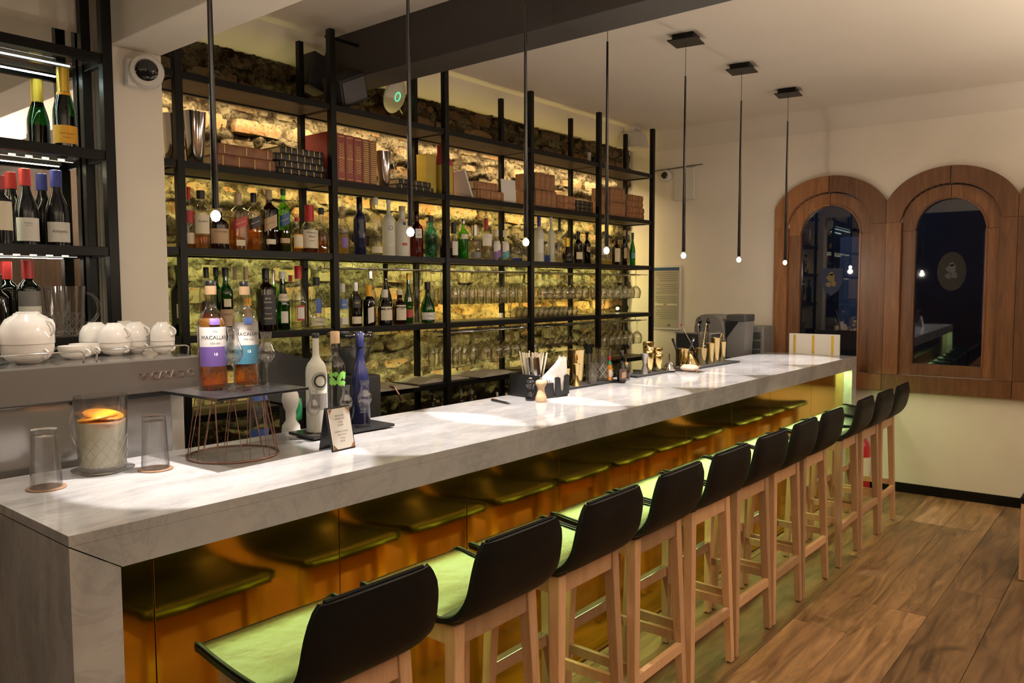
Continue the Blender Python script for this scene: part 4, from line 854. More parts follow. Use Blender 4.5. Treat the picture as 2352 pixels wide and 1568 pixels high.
for (x, y, z, h, r), (lb, gl) in zip(LOW, DL): bottle(lb, x, y, .7185, h, r, 'spirit', gl, 'black' if gl == 'opaqblack' else 'plastic', capf=.16, capr=1.5)
# wine cabinet
x, y, z, h, r = CAB[0]; bottle('champagne bottle with orange label and gold foil on the top cabinet shelf', x, y, z + .0005, h, r, 'champ', 'champ', 'yfoil', capf=.30, liq='darkl', lev=.4, labs=[(.06, .28, 'orangelab', 1.3), (.66, .70, 'orangelab', 1.6)], txt=[('Veuve Clicquot', .18, .0085, 'ink'), ('PONSARDIN', .13, .005, 'ink')], capr=1.25)
x, y, z, h, r = CAB[1]; bottle('dark red wine bottle with blue foil and white script label', x, y, z + .0005, h, r, 'burgundy', 'opaqblack', 'blue', capf=.22, labs=[(.06, .32, 'paper', 1.1)], txt=[('Amayna', .20, .017, 'ink')], capr=1.2)
x, y, z, h, r = CAB[2]; bottle('dark red wine bottle with red foil and plain white label', x, y, z + .0005, h, r, 'burgundy', 'opaqblack', 'red', capf=.22, labs=[(.06, .36, 'paper', 1.1)], txt=[('ELEMENTO', .29, .006, 'ink'), ('PINOT NOIR', .26, .004, 'ink')], capr=1.2)
x, y, z, h, r = CAB[3]; bottle('wine bottle with cream label and dark red foil at the left photo edge', x, y, z + .0005, h, r, 'bordeaux', 'opaqblack', 'redlab', capf=.2, labs=[(.2, .62, 'cream', 1.1)])
x, y, z, h, r = CAB[4]; bottle('green wine bottle with red foil and cork on the lowest cabinet shelf', x, y, z + .0005, h, r, 'bordeaux', 'champ', 'red', capf=.24, labs=[(.40, .60, 'grey', 1.1), (.18, .40, 'paper', 1.1)], capr=1.15)
x, y, z, h, r = CAB[6]; bottle('green wine bottle cut by the left photo edge on the lowest cabinet shelf', x, y, z + .0005, h + .05, r, 'bordeaux', 'champ', 'black', capf=.2)

# ================================================================ GLASSWARE
def glass_jug(label, x, y, z, h, r, handle=0, m='hero', cut=True, spout=False):
    t = thing('glass_jug', label, 'jug', (x, y, z))
    bm = B(); n = 28
    lathe(bm, [(.80, 0), (.84, .01), (.92, .5), (1, 1), (.965, 1), (.885, .5), (.80, .07), (.0, .06)], n, 0, 0, 0, r, h); obj('glass_body', bm, m, t, smooth=True)
    if cut:
        bm = B()
        for s_ in (1, -1):
            for k in range(14):
                a0 = 2 * PI * k / 14; pts = []
                for q in range(5):
                    f = q / 4; a = a0 + s_ * f * .55 * 2; zz = .05 + .42 * f; rr = (.84 + .08 * zz * 2) * r + .0006
                    pts.append((rr * math.cos(a), rr * math.sin(a), zz * h))
                tube(bm, pts, .0006, 4)
        obj('cut_pattern', bm, 'grey', t)
    if handle is not None and handle != 0:
        bm = B(); pts = []
        for q in lin(0, 1, 10):
            a = -PI * .48 + PI * .96 * q; d = r * .93 + .052 * math.cos(a) * 1.0; zz = h * .55 + h * .32 * math.sin(a)
            pts.append((d * math.cos(handle), d * math.sin(handle), zz))
        tube(bm, pts, .0065, 8); obj('handle', bm, m, t, smooth='all')
    return t
t = glass_jug('cut glass jug of lemonade with orange slices standing on a saucer', 1.011, 2.409, 1.108, .222, .0745, handle=PI * .62)
bm = B(); lathe(bm, [(.80, .065), (.82, .10), (.88, .5), (.915, .66)], 24, 0, 0, 0, .0720, .222); obj('drink', bm, 'lime', t, smooth=True)
for k, (a, dx, dz, sc) in enumerate(((.16, .006, .164, 1.0), (-.14, -.010, .156, 1.0), (.08, .0, .146, 1.05), (.22, .004, .138, .9))):
    bm = B(); lathe(bm, [(0, -.004), (.052, -.004), (.056, 0), (.052, .004), (0, .004)], 20); bm.transform(Matrix.Translation((dx, 0, dz)) @ Matrix.Rotation(a, 4, 'X') @ Matrix.Rotation(a * .6, 4, 'Y') @ Matrix.Scale(sc, 4)); obj('orange_slice', bm, 'orange', t, smooth=True)
bm = B(); lathe(bm, [(.045, 0), (.05, .002), (.085, .009), (.086, .011), (.05, .006), (0, .0055)], 32); plain('saucer', 'clear ribbed saucer under the lemonade jug', 'saucer', bm, 'hero', (1.011, 2.409, 1.1005), smooth='all')
def tumbler(label, x, y, h, r, m='hero'):
    bm = B(); lathe(bm, [(1, 0), (.80, 1), (.76, 1.0), (0, .99), (0, .90), (.74, .89), (.77, .86), (.96, 0)], 28, 0, 0, 0, r, h); return plain('tumbler', label, 'tumbler', bm, m, (x, y, 1.106), smooth=True)
for lb, x, y, h in (('left', .827, 2.33, .157), ('right', 1.124, 2.318, .158)):
    tumbler('clear tumbler upside down on the %s of the lemonade jug' % lb, x, y, h, .040)
    t = thing('coaster', 'brown round paper coaster under the %s tumbler' % lb, 'coaster', (x, y, 1.1002))
    bm = B(); lathe(bm, [(.049, 0), (.050, .002), (.048, .0045), (0, .0045)], 28); obj('disc', bm, 'coaster', t, smooth=True)
    bm = B(); lathe(bm, [(.030, .0045), (.032, .0052), (.034, .0045)], 24, cap0=False, cap1=False); obj('print_ring', bm, 'brownbook', t)
# copper wire stand with slate plate
t = thing('wire_stand', 'rose copper wire stand with round base ring carrying a slate plate', 'stand', (1.385, 2.322, 1.10))
r0, r1, hz = .142, .110, .205
bm = B(); tube(bm, [(r0 * math.cos(a), r0 * math.sin(a), .004) for a in lin(0, 2 * PI, 40)], .0032, 6); obj('base_ring', bm, 'copper', t, smooth='all')
bm = B(); tube(bm, [(r1 * math.cos(a), r1 * math.sin(a), hz) for a in lin(0, 2 * PI, 40)], .0026, 6); obj('top_ring', bm, 'copper', t, smooth='all')
for k in range(12):
    a = 2 * PI * k / 12
    for s_ in (-1, 1):
        bm = B(); b = a + s_ * .19; tube(bm, [(r1 * math.cos(a + s_ * .02), r1 * math.sin(a + s_ * .02), hz), (r0 * math.cos(b), r0 * math.sin(b), .004)], .0013, 5); obj('wire', bm, 'copper', t)
def slate(name, label, cx, cy, z, sx, sy, rz, th=.010):
    bm = B(); box(bm, -sx / 2, sx / 2, -sy / 2, sy / 2, 0, th, .0018)
    for v in bm.verts:
        R.random()
    return plain(name, label, 'slate board', bm, 'slate', (cx, cy, z), rz=rz)
slate('slate_plate', 'square black slate plate on the copper wire stand under the whisky bottles', 1.395, 2.312, 1.308, .335, .315, .04)
MAC = dict(capf=.045, sq=None, seg=28)
bottle('whisky bottle with cream and purple label on the raised slate', 1.341, 2.358, 1.3185, .349, .0440, 'dome', 'clear', 'black', liq='amber', lev=.66,
    labs=[(.40, .66 - .08, 'cream2', 1.2), (.22, .40, 'purple2', 1.2), (.875, .955, 'tanlab', PI * .98), (.60, .66, 'purple2', .35)], txt=[('The', .54, .009, 'ink'), ('MACALLAN', .485, .0165, 'ink'), ('FINE OAK', .432, .007, 'ink'), ('10', .33, .013, 'cream')], capr=1.06, capf=.045, seg=28)
bottle('whisky bottle with cream and blue label on the raised slate', 1.456, 2.348, 1.3185, .347, .0405, 'dome', 'clear', 'black', liq='amber', lev=.30,
    labs=[(.40, .62, 'cream2', 1.25), (.22, .40, 'teal2', 1.25), (.875, .955, 'tanlab', PI * .98), (.60, .66, 'bluelab', .35)], txt=[('The', .55, .008, 'ink'), ('MACALLAN', .505, .0155, 'ink'), ('FINE OAK', .455, .007, 'ink'), ('15', .34, .013, 'cream')], capr=1.06, capf=.045, seg=28)
COP = [(.0, 0), (.85, .004), (.80, .012), (.20, .035), (.10, .09), (.09, .30), (.13, .38), (.25, .42), (.55, .46), (.86, .55), (.92, .62), (.80, .70), (.56, .78), (.50, .86), (.60, .97), (.63, 1.0), (.58, 1.0), (.46, .86), (.52, .78), (.75, .70), (.86, .62), (.80, .56), (.50, .48), (.20, .445), (0, .44)]
def copita(label, x, y, z, h, r):
    bm = B(); lathe(bm, COP, 22, 0, 0, 0, r, h); return plain('tasting_glass', label, 'tasting glass', bm, 'hero', (x, y, z), smooth='all', group='tulip tasting glasses with stems')
copita('tulip tasting glass in front of the two whisky bottles', 1.352, 2.250, 1.3185, .203, .031)
copita('tulip tasting glass right of the blue labelled whisky on the raised slate', 1.487, 2.276, 1.3185, .182, .031)
slate('slate_tray', 'black slate tray on the bar carrying the frosted and blue bottles', 1.875, 2.375, 1.106, .37, .16, -.04, .011)
bm = B(); box(bm, -.16, .16, -.06, .06, 0, .006); plain('tray_foot', 'dark foot plate beneath the slate tray on the bar', 'base', bm, 'mattblack', (1.875, 2.375, 1.1001), rz=-.04)
ZT = 1.1175
t = bottle('tall frosted white vodka bottle with round black stamp on the slate tray', 1.757, 2.375, ZT, .362, .0385, 'spirit', 'frost', 'black', capf=.045, labs=[(.24, .40, 'grey', .9)], capr=1.02, seg=28)
bm = B()
for ra, rb in ((.030, .032), (.018, .026)):
    n = 28; 
    for i in range(n):
        q = []
        for rr, k in ((ra, i), (rb, i), (rb, i + 1), (ra, i + 1)):
            a = 2 * PI * k / n; u, v = rr * math.cos(a), rr * math.sin(a); an = -1.80 + u / .0385; q.append(bm.verts.new((.0393 * math.cos(an), .0393 * math.sin(an), .19 + v)))
        bm.faces.new(q)
obj('round_stamp', bm, 'ink', t)
t = bottle('clear bottle with green leaf print and wooden stopper on the slate tray', 1.842, 2.372, ZT, .365, .0375, 'spirit', 'clear', 'woodcap', capf=.12, capr=1.35, seg=28)
bm = B(); rr = random.Random(5)
for k in range(16):
    a = -1.9 + rr.uniform(-.75, .75); z = .19 + rr.uniform(-.022, .022); s_ = .011; q = [bm.verts.new((.0378 * math.cos(a + u * s_ / .0375), .0378 * math.sin(a + u * s_ / .0375), z + v * s_)) for u, v in ((1, .2), (.2, .9), (-.8, .5), (-.9, -.4), (.1, -1))]; bm.faces.new(q)
obj('leaf_print', bm, 'greenleaf', t)
bottle('deep blue slim bottle with pale lettering at the right end of the slate tray', 1.985, 2.405, ZT, .355, .0375, 'burgundy', 'opaqblue', 'opaqblue', capf=.16, txt=[('K', .46, .016, 'silver'), ('VODKA', .16, .007, 'silver'), ('PREMIUM', .13, .006, 'silver')], seg=28)
copita('tulip tasting glass behind the menu card beside the frosted bottle', 1.70, 2.318, ZT, .165, .026)
copita('tulip tasting glass between the leaf print bottle and the menu card', 1.845, 2.318, ZT, .168, .027)
copita('tulip tasting glass at the right end of the slate tray', 1.94, 2.325, ZT, .176, .030)
# menu card tent
t = thing('menu_stand', 'dark A-frame menu stand with white printed card on the bar', 'menu stand', (1.655, 2.135, 1.10), 0)
A, Bp = Vector((1.609, 2.100, 0)), Vector((1.706, 2.108, 0)); ux = (Bp - A).normalized(); n_ = Vector((-ux.y, ux.x, 0)); A = A - Vector((1.655, 2.135, 0))
wd = .105; hh = .145; lean = .030
def card(bm, u0, u1, v0, v1, off, th):
    lo, hi = [], []
    for u, v in ((u0, v0), (u1, v0), (u1, v1), (u0, v1)):
        p = A + ux * u + n_ * (lean * v / hh) + Vector((0, 0, v)); lo.append(p - n_ * off); hi.append(p - n_ * (off + th))
    hull8(bm, lo, hi)
bm = B(); card(bm, 0, wd, .001, hh, 0, .003)
obj('front_board', bm, 'black', t)
bm = B(); lo = [A + n_ * .062 + Vector((0, 0, .001)), A + ux * wd + n_ * .062 + Vector((0, 0, .001)), A + ux * wd + n_ * (lean + .003) + Vector((0, 0, hh)), A + n_ * (lean + .003) + Vector((0, 0, hh))]
hull8(bm, lo, [p - n_ * .003 for p in lo]); obj('back_board', bm, 'black', t)
for v, s_ in ((.006, 0), (hh - .006, 0)): pass
bm = B(); card(bm, .008, wd - .004, .006, hh - .006, .0032, .0012); obj('card', bm, 'paper', t)
for (u, v) in ((.008, .006), (wd - .004, .006), (.008, hh - .006), (wd - .004, hh - .006)):
    su = 1 if u < .05 else -1; sv = 1 if v < .05 else -1
    bm = B(); q = [(u, v), (u + su * .018, v), (u, v + sv * .018)]; lo = []; hi = []
    for a, b in q: p = A + ux * a + n_ * (lean * b / hh) + Vector((0, 0, b)); lo.append(bm.verts.new(p - n_ * .0046)); hi.append(bm.verts.new(p - n_ * .0058))
    bm.faces.new(lo); bm.faces.new(hi[::-1])
    for i in range(3): bm.faces.new((lo[i], lo[(i + 1) % 3], hi[(i + 1) % 3], hi[i]))
    obj('corner_mount', bm, 'brownbook', t, label='brown corner')
bm = B()
for k, s_ in enumerate(['MACALLAN', 'WHISKY LIST', 'Tasting', '$12.000', '', 'PREMIUM VODKA', 'SELECTION', 'Tasting', '$8.000']):
    if s_:
        v = hh - .030 - k * .0105; o_ = A + ux * (wd / 2) + n_ * (lean * v / hh) + Vector((0, 0, v)) - n_ * .0052
        flat_text(bm, s_, .0075, frame(o_, ux, (n_ * (lean / hh) + Vector((0, 0, 1))).normalized()))
obj('lettering', bm, 'ink', t)
# white and green brush, tall clear bottle
t = thing('bottle_brush', 'white and green plastic brush head standing behind the slate tray', 'brush', (1.80, 2.60, .951))
bm = B(); lathe(bm, [(.038, 0), (.038, .12), (.034, .16), (.020, .18), (.020, .215), (.028, .235), (.034, .26), (.030, .285), (.018, .30), (0, .302)], 20, 0, 0, .0); obj('body', bm, 'plastic', t, smooth=True)
bm = B(); lathe(bm, [(.023, .15), (.0235, .175)], 20, 0, 0, 0, cap0=False, cap1=False); obj('green_band', bm, 'greenp', t)
bm = B(); lathe(bm, [(0, .175), (.026, .19), (.030, .23), (.026, .27), (0, .285)], 16, .026, .01, -.01); obj('green_bristles', bm, 'greenp', t, smooth='all')
bottle('tall clear bottle with blue label standing behind the copper wire stand', 1.683, 2.64, .951, .45, .036, 'spirit', 'clear', 'clear', labs=[(.18, .36, 'bluelab', 1.2), (.60, .70, 'bluelab', 1.0)])

# ================================================================ COFFEE MACHINE, CUPS, GRINDER, SCREEN
t = thing('espresso_machine', 'long polished steel espresso machine with its back to the bar', 'espresso machine', (.5, 2.62, .951))
def ep(name, m, bm, smooth=False, label=None): return obj(name, bm, m, t, (-.5, -2.62, -.951), smooth, label)
bm = B(); prism(bm, [(2.592, 1.295), (2.588, 1.300), (2.594, 1.404), (2.602, 1.410), (3.06, 1.410), (3.06, 1.295)], -.45, 1.425, 'X'); ep('upper_panel', 'steel', bm)
bm = B(); box(bm, -.45, 1.325, 2.602, 2.99, .965, 1.295, .004); ep('back_panel', 'steel', bm)
bm = B(); box(bm, -.40, 1.30, 2.63, 3.0, .955, .964); ep('base_tray', 'greyd', bm)
bm = B(); box(bm, 1.335, 1.40, 2.66, 3.0, 1.0, 1.294, .006); ep('side_cheek', 'plastic', bm)
bm = B(); box(bm, 1.0, 1.425, 2.586, 2.600, 1.284, 1.294); ep('trim_strip', 'black', bm)
for x in (-.3, .5, 1.2): bm = B(); lathe(bm, [(.025, 0), (.02, .024)], 16, x, 2.75, .951); ep('foot', 'black', bm)
for a, b in ((-.40, 1.06), (1.10, 1.41)):
    bm = B(); tube(bm, [(a, 2.64, 1.41), (a, 2.635, 1.44), (a + .012, 2.634, 1.446), (b - .012, 2.634, 1.446), (b, 2.635, 1.44), (b, 2.64, 1.41)], .0032, 6); ep('cup_rail', 'chrome', bm, 'all')
nx = Vector((0, -.968, .249)); fr_ = frame((1.33, 2.5895, 1.352), (1, 0, 0), (0, .057, .998))
bm = B(); flat_text(bm, 'CASADIO', .036, fr_, .0025); o = ep('lettering', 'silver', bm, label='raised chrome lettering')
bm = B()
for rx in (.013, .008): tube(bm, [fr_ @ Vector((-.103 + rx * math.cos(a), .012 + rx * 1.3 * math.sin(a) * (1 if math.sin(a) < 0 else .2), .002)) for a in lin(-PI, 0, 10)], .0016, 5)
ep('round_logo', 'chrome', bm)
CUP = [(.0, 1.0), (.42, 1.0), (.45, .97), (.47, .93), (.75, .80), (.95, .52), (1.0, .18), (1.0, 0), (.95, 0), (.93, .2), (.70, .75), (0, .88)]
def cup(label, x, y, z, h, r, ang, group, upright=False):
    t = thing('coffee_cup', label, 'cup', (x, y, z), 0, group)
    pr2 = [(a, 1 - b) for a, b in CUP] if upright else CUP
    bm = B(); lathe(bm, pr2, 24, 0, 0, 0, r, h); obj('bowl', bm, 'white', t, smooth=True)
    bm = B(); c0 = .5 if not upright else .5
    tube(bm, [((r * .86 + .022 * math.cos(a)) * math.cos(ang), (r * .86 + .022 * math.cos(a)) * math.sin(ang), h * c0 + h * .24 * math.sin(a)) for a in lin(-PI / 2, PI / 2, 7)], .004, 6); obj('handle', bm, 'white', t, smooth='all')
    return t
ZC = 1.4105; GR = 'white cups stacked on the espresso machine'
big = [(.935, 2.74, 'big white cup upside down, rightmost of the large ones', .075), (1.0, 2.915, 'big white cup upside down behind the rightmost large one', .075), (.785, 2.755, 'big white cup upside down at the left photo edge', .068)]
for x, y, lb, r in big:
    cup('upright white cup beneath the ' + lb, x, y, ZC, .062, r, -1.2, GR, True)
    cup(lb, x, y, ZC + .063, .095, r * 1.03, -.9, GR)
small = [(1.245, 2.835, 'small white cup upside down, leftmost of the right-hand row', .052), (1.225, 2.94, 'small white cup upside down behind the leftmost of the right-hand row', .052), (1.332, 2.865, 'small white cup upside down in the middle of the right-hand row', .048), (1.345, 2.98, 'small white cup upside down behind the middle one', .048), (1.385, 2.770, 'small white cup upside down nearest the right corner of the machine', .040)]
for x, y, lb, r in small:
    cup('upright cup beneath the ' + lb, x, y, ZC, .045, r, -1.3, GR, True)
    cup(lb, x, y, ZC + .046, .068, r * 1.03, -1.2, GR)
for x, y, lb in ((1.09, 2.78, 'left'), (1.155, 2.86, 'right')): cup('low upright cup between the large and small stacks, %s one' % lb, x, y, ZC, .045, .050, -1.2, GR, True)
x, y, z, h, r = CAB[5]; glass_jug('cut glass jug with big handle on the lowest cabinet shelf', x, y, z + .0005, h, r, handle=-.25)
t = thing('coffee_grinder', 'black coffee grinder with glass bean hopper behind the slate tray bottles', 'grinder', (2.30, 2.85, .951))
bm = B(); box(bm, -.085, .085, -.11, .11, 0, .30, .012); obj('body', bm, 'mattblack', t)
bm = B(); lathe(bm, [(.045, .30), (.050, .32), (.085, .38), (.102, .45), (.102, .475)], 28); obj('hopper', bm, 'clear', t, smooth=True)
bm = B(); lathe(bm, [(.040, .305), (.078, .375), (.092, .42), (0, .43)], 24); obj('coffee_beans', bm, 'greyd', t, smooth=True)
bm = B(); lathe(bm, [(.104, .470), (.106, .480), (.100, .492), (0, .496)], 28); obj('lid', bm, 'gloss', t, smooth=True)
t = thing('cash_register_screen', 'black tilted till screen behind the whisky stand', 'monitor', (2.08, 3.0, .951))
mt = Matrix.Translation((0, 0, .28)) @ Matrix.Rotation(-.35, 4, 'X') @ Matrix.Rotation(.3, 4, 'Y')
bm = B(); boxm(bm, mt, .30, .03, .24, .006); obj('screen_back', bm, 'mattblack', t)
bm = B(); box(bm, -.05, .05, -.02, .02, .0, .22, .004); box(bm, -.10, .10, -.08, .08, 0, .012, .003); obj('stand', bm, 'black', t)

# ================================================================ HANGING STEMWARE
FL = [(.80, 0), (.78, .010), (.12, .035), (.10, .35), (.30, .42), (.60, .52), (.72, .68), (.66, 1.0), (.62, 1.0), (.66, .68), (.54, .53), (.20, .45), (0, .43)]
WG = [(.78, 0), (.76, .010), (.10, .04), (.08, .42), (.35, .47), (.80, .58), (1.0, .72), (.92, .88), (.80, 1.0), (.77, 1.0), (.88, .88), (.95, .72), (.75, .60), (.25, .50), (0, .49)]
MG = [(.62, 0), (.60, .010), (.08, .04), (.07, .55), (.20, .60), (1.0, 1.0), (.96, 1.0), (.18, .63), (0, .60)]
def stem_mesh(P, h, r, flip=True):
    bm = B(); lathe(bm, [(a, (1 - b) if flip else b) for a, b in P], 16, 0, 0, -h if flip else 0, r, h); bmesh.ops.recalc_face_normals(bm, faces=bm.faces)
    me = bpy.data.meshes.new('stemware'); bm.to_mesh(me); bm.free(); me.shade_smooth(); me.materials.append(M['stem']); return me
# flipped profile: foot up at z=0, rim down at -h
mesh = {'flute': stem_mesh(FL, .215, .036), 'wine_glass': stem_mesh(WG, .195, .042), 'cocktail_glass': stem_mesh(MG, .165, .054), 'big_wine_glass': stem_mesh(WG, .20, .047)}
def hang(kind, xs, ys, z, label, group):
    for y in ys:
        for i, x in enumerate(xs):
            o = link('flute' if kind == 'flute' else ('cocktail_glass' if kind == 'cocktail_glass' else 'wine_glass'), mesh[kind], None, None, (x + R.uniform(-.006, .006), y + R.uniform(-.004, .004), z)); tag(o, label, 'glass', group)
            o.rotation_euler = (0, 0, R.uniform(0, 6))
def rng(a, b, p): 
    n = int((b - a) / p); return [a + i * p for i in range(n + 1)]
ZU, ZL = 1.752, 1.352
hang('flute', rng(3.66, 4.60, .086), (3.575, 3.70), ZU, 'clear champagne flute hanging upside down from the upper glass rack', 'flutes on the upper glass rack')
hang('wine_glass', rng(4.70, 5.30, .094), (3.575, 3.70), ZU, 'clear wine glass hanging upside down in the middle of the upper glass rack', 'wine glasses in the middle of the upper rack')
hang('big_wine_glass', rng(5.42, 6.14, .106), (3.575, 3.70), ZU, 'large wine glass hanging upside down at the right end of the upper rack', 'large wine glasses at the right of the upper rack')
hang('flute', rng(3.66, 3.95, .088), (3.575, 3.70), ZL, 'clear champagne flute hanging upside down from the lower glass rack', 'flutes on the lower glass rack')
hang('big_wine_glass', rng(4.06, 4.62, .105), (3.575, 3.70), ZL, 'round wine glass hanging left of the cocktail glasses on the lower rack', 'wine glasses left on the lower rack')
hang('cocktail_glass', rng(4.74, 5.30, .118), (3.575, 3.70), ZL, 'V-shaped cocktail glass hanging upside down from the lower rack', 'cocktail glasses on the lower rack')
hang('big_wine_glass', rng(5.44, 6.14, .106), (3.575, 3.70), ZL, 'round wine glass hanging at the right end of the lower rack', 'wine glasses right on the lower rack')
for z, lb, x0 in ((ZU, 'upper chrome glass rack with rails for hanging stemware', 2.76), (ZL, 'lower chrome glass rack with rails for hanging stemware', 3.62)):
    t = thing('glass_rack', lb, 'rack', (x0, 3.64, z))
    for y in (3.535, 3.60, 3.66, 3.745):
        bm = B(); tube(bm, [(0, y - 3.64, .0045), (6.19 - x0, y - 3.64, .0045)], .0038, 6); obj('rail', bm, 'chrome', t, smooth='all')
    for k in range(6):
        xx = .12 + k * (6.0 - x0 - .12) / 5
        bm = B(); tube(bm, [(xx, -.105, .008), (xx, .105, .008)], .003, 6); tube(bm, [(xx, -.10, .008), (xx, -.10, .045)], .0025, 6); tube(bm, [(xx, .10, .008), (xx, .10, .045)], .0025, 6); obj('hanger', bm, 'chrome', t)
bm = B(); lathe(bm, [(1.0, 0), (.72, 1), (.68, 1.0), (0, .98), (0, .86), (.70, .84), (.95, 0)], 14, 0, 0, 0, .026, .075); bmesh.ops.recalc_face_normals(bm, faces=bm.faces)
me = bpy.data.meshes.new('shot_glass'); bm.to_mesh(me); bm.free(); me.shade_smooth(); me.materials.append(M['stem'])
for y in (3.575, 3.635, 3.695):
    for i in range(11):
        o = link('shot_glass', me, None, None, (4.50 + i * .062, y, 1.4255)); tag(o, 'small clear glass standing upside down in the packed rows on the lower bottle shelf', 'glass', 'packed small glasses on the lower bottle shelf')
bm = B(); lathe(bm, [(.62, 0), (.64, .05), (.80, .6), (1, 1), (.93, 1), (.72, .6), (.5, .12), (0, .1)], 16, 0, 0, 0, .040, .115); plain('tumbler', 'single conical glass standing right of the packed small glasses', 'tumbler', bm, 'stem', (5.50, 3.575, 1.4255), smooth=True)

# ================================================================ BOOKS AND OBJECTS ON THE SECOND SHELF
ZB = 2.2325
def book(label, x, y, z, L, D, T, m, up=True, rz=0, tilt=0, bands=0, pat=None, group=None, spine=None):
    """up: spine (T wide, L tall) faces the room; lying: spine L wide, T tall"""
    t = thing('book', label, 'book', (x, y, z), rz, group); t.rotation_euler = (0, tilt, rz)
    c = .003
    if up: W, Hh = T, L
    else: W, Hh = L, T
    bm = B()
    if up:
        box(bm, 0, c, 0, D, 0, Hh); box(bm, W - c, W, 0, D, 0, Hh)
        n = 6; prof = [(W / 2 - W / 2 * math.cos(PI * k / n), -.006 * math.sin(PI * k / n)) for k in range(n + 1)] + [(W, .004), (0, .004)]; prism(bm, prof, 0, Hh, 'Z')
    else:
        box(bm, 0, W, 0, D, 0, c); box(bm, 0, W, 0, D, Hh - c, Hh)
        n = 6; prof = [(-.008 * math.sin(PI * k / n), Hh / 2 - Hh / 2 * math.cos(PI * k / n)) for k in range(n + 1)] + [(.004, Hh), (.004, 0)]; prism(bm, prof, 0, W, 'X')
    obj('cover', bm, m, t)
    bm = B()
    if up: box(bm, c + .0005, W - c - .0005, .005, D - .005, .005, Hh - .005)
    else: box(bm, .005, W - .005, .005, D - .005, c + .0005, Hh - c - .0005)
    obj('pages', bm, 'pages', t)
    if bands or pat:
        bm = B()
        if up:
            for k in range(bands): zz = Hh * (.06 + .88 * k / max(1, bands - 1)); box(bm, W * .14, W * .86, -.0076, -.004, zz - .0016, zz + .0016)
            if pat == 'diamond':
                for k in range(11):
                    zz = Hh * (.20 + .055 * k)
                    for s_ in (1, -1):
                        a = W * (.5 - .30 * s_); b = W * (.5 + .30 * s_)
                        hull8(bm, [(a, -.0068, zz), (a, -.005, zz), (a, -.005, zz + .0016), (a, -.0068, zz + .0016)], [(b, -.0068, zz + .014), (b, -.005, zz + .014), (b, -.005, zz + .0156), (b, -.0068, zz + .0156)])
        else:
            for k in range(bands): xx = W * (.10 + .80 * k / max(1, bands - 1)); box(bm, xx - .002, xx + .002, -.0100, -.004, Hh * .12, Hh * .88)
        obj('spine_gilding', bm, spine or 'goldink', t)
    return t
def steel_cup(label, x, y, z, h, r, handle=None):
    t = thing('metal_shaker', label, 'shaker', (x, y, z))
    bm = B(); lathe(bm, [(.66, 0), (.70, .01), (1.0, .985), (1.03, 1.0), (.97, 1.0), (.66, .05), (0, .04)], 26, 0, 0, 0, r, h); obj('body', bm, 'chrome', t, smooth=True)
    if handle: bm = B(); tube(bm, [(r * .95, 0, h * .82), (r * 1.5, -.01, h * .70), (r * 1.75, -.012, h * .52), (r * 1.4, -.01, h * .38), (r * .80, 0, h * .26)], .0035, 6); obj('handle', bm, 'chrome', t, smooth='all')
    return t
steel_cup('tall polished steel shaker cup on the book shelf left of the first pendant tube', 1.975, 3.575, ZB, .245, .054)
steel_cup('polished steel cup half hidden behind the first shelf post on the book shelf', 1.905, 3.66, ZB, .235, .050)
book('large brown leather book lying lowest behind the nearest pendant, gold dots on its spine', 2.06, 3.54, ZB, .325, .20, .062, 'brownbook', False, bands=4)
book('brown leather book lying on top of the large brown book, left of the black stack', 2.075, 3.545, ZB + .0625, .300, .19, .052, 'brownbook', False, bands=3)
for k, (lb, dx, L) in enumerate((('bottom', 0, .30), ('second from the bottom', .012, .29), ('third from the bottom', -.01, .30), ('topmost', .02, .27))):
    book('black gilt-marked book, %s in the stack left of the red books' % lb, 2.40 + dx, 3.535, ZB + k * .0365, L, .19, .036, 'blackbook', False, bands=6 + k % 2, rz=R.uniform(-.02, .02))
xs = 2.775
book('thick dark red cloth book, leftmost of the upright row, its side facing the camera', xs - .058, 3.53, ZB, .262, .20, .056, 'redbook', True)
for k, (lb, m, pt, bn, w_, hh) in enumerate((('red spine with diamond pattern, first right of the second shelf post', 'maroonbook', 'diamond', 3, .060, .262), ('red spine with diamond pattern, middle one of three', 'maroonbook', 'diamond', 3, .060, .260), ('red spine with diamond pattern, third one beside the brown spines', 'maroonbook', 'diamond', 3, .060, .258), ('brown spine with gold bars, left of two', 'brownbook', None, 20, .052, .255), ('brown spine with gold bars, right one beside the steel jug', 'brownbook', None, 20, .056, .254))):
    book('upright leather book, ' + lb, xs, 3.53, ZB, hh, .19, w_ - .0015, m, True, bands=bn, pat=pt); xs += w_
steel_cup('polished steel jug with thin curved handle right of the upright books', 3.155, 3.575, ZB, .215, .044, True)
book('black book lying at the bottom right of the steel jug', 3.225, 3.54, ZB, .30, .19, .034, 'blackbook', False, bands=5)
book('black book lying on top right of the steel jug', 3.25, 3.545, ZB + .0345, .27, .19, .034, 'blackbook', False, bands=5, rz=.05)
t = thing('display_bottle', 'giant dark bottle with gold label standing at the third shelf post', 'bottle', (3.715, 3.645, ZB))
bm = B(); lathe(bm, [(.95, 0), (1, .01), (1, .62), (.92, .70), (.62, .76), (.42, .82), (.38, 1.0)], 24, 0, 0, 0, .066, .335, 6); obj('glass_body', bm, 'redlab', t, smooth=True)
bm = B(); patch(bm, .335, .066, [(1, 0), (1, 1)], .03, .60, -1.9, 1.4, .001, 6); obj('label', bm, 'goldtin', t, smooth='all')
t = thing('gift_box', 'gold yellow card box left of the third shelf post', 'box', (3.60, 3.67, ZB))
bm = B(); box(bm, -.045, .045, -.045, .045, 0, .25, .002); obj('box_body', bm, 'goldtin', t)
bm = B(); box(bm, -.046, .046, -.046, .046, .2505, .262, .001); obj('lid', bm, 'goldtin', t)
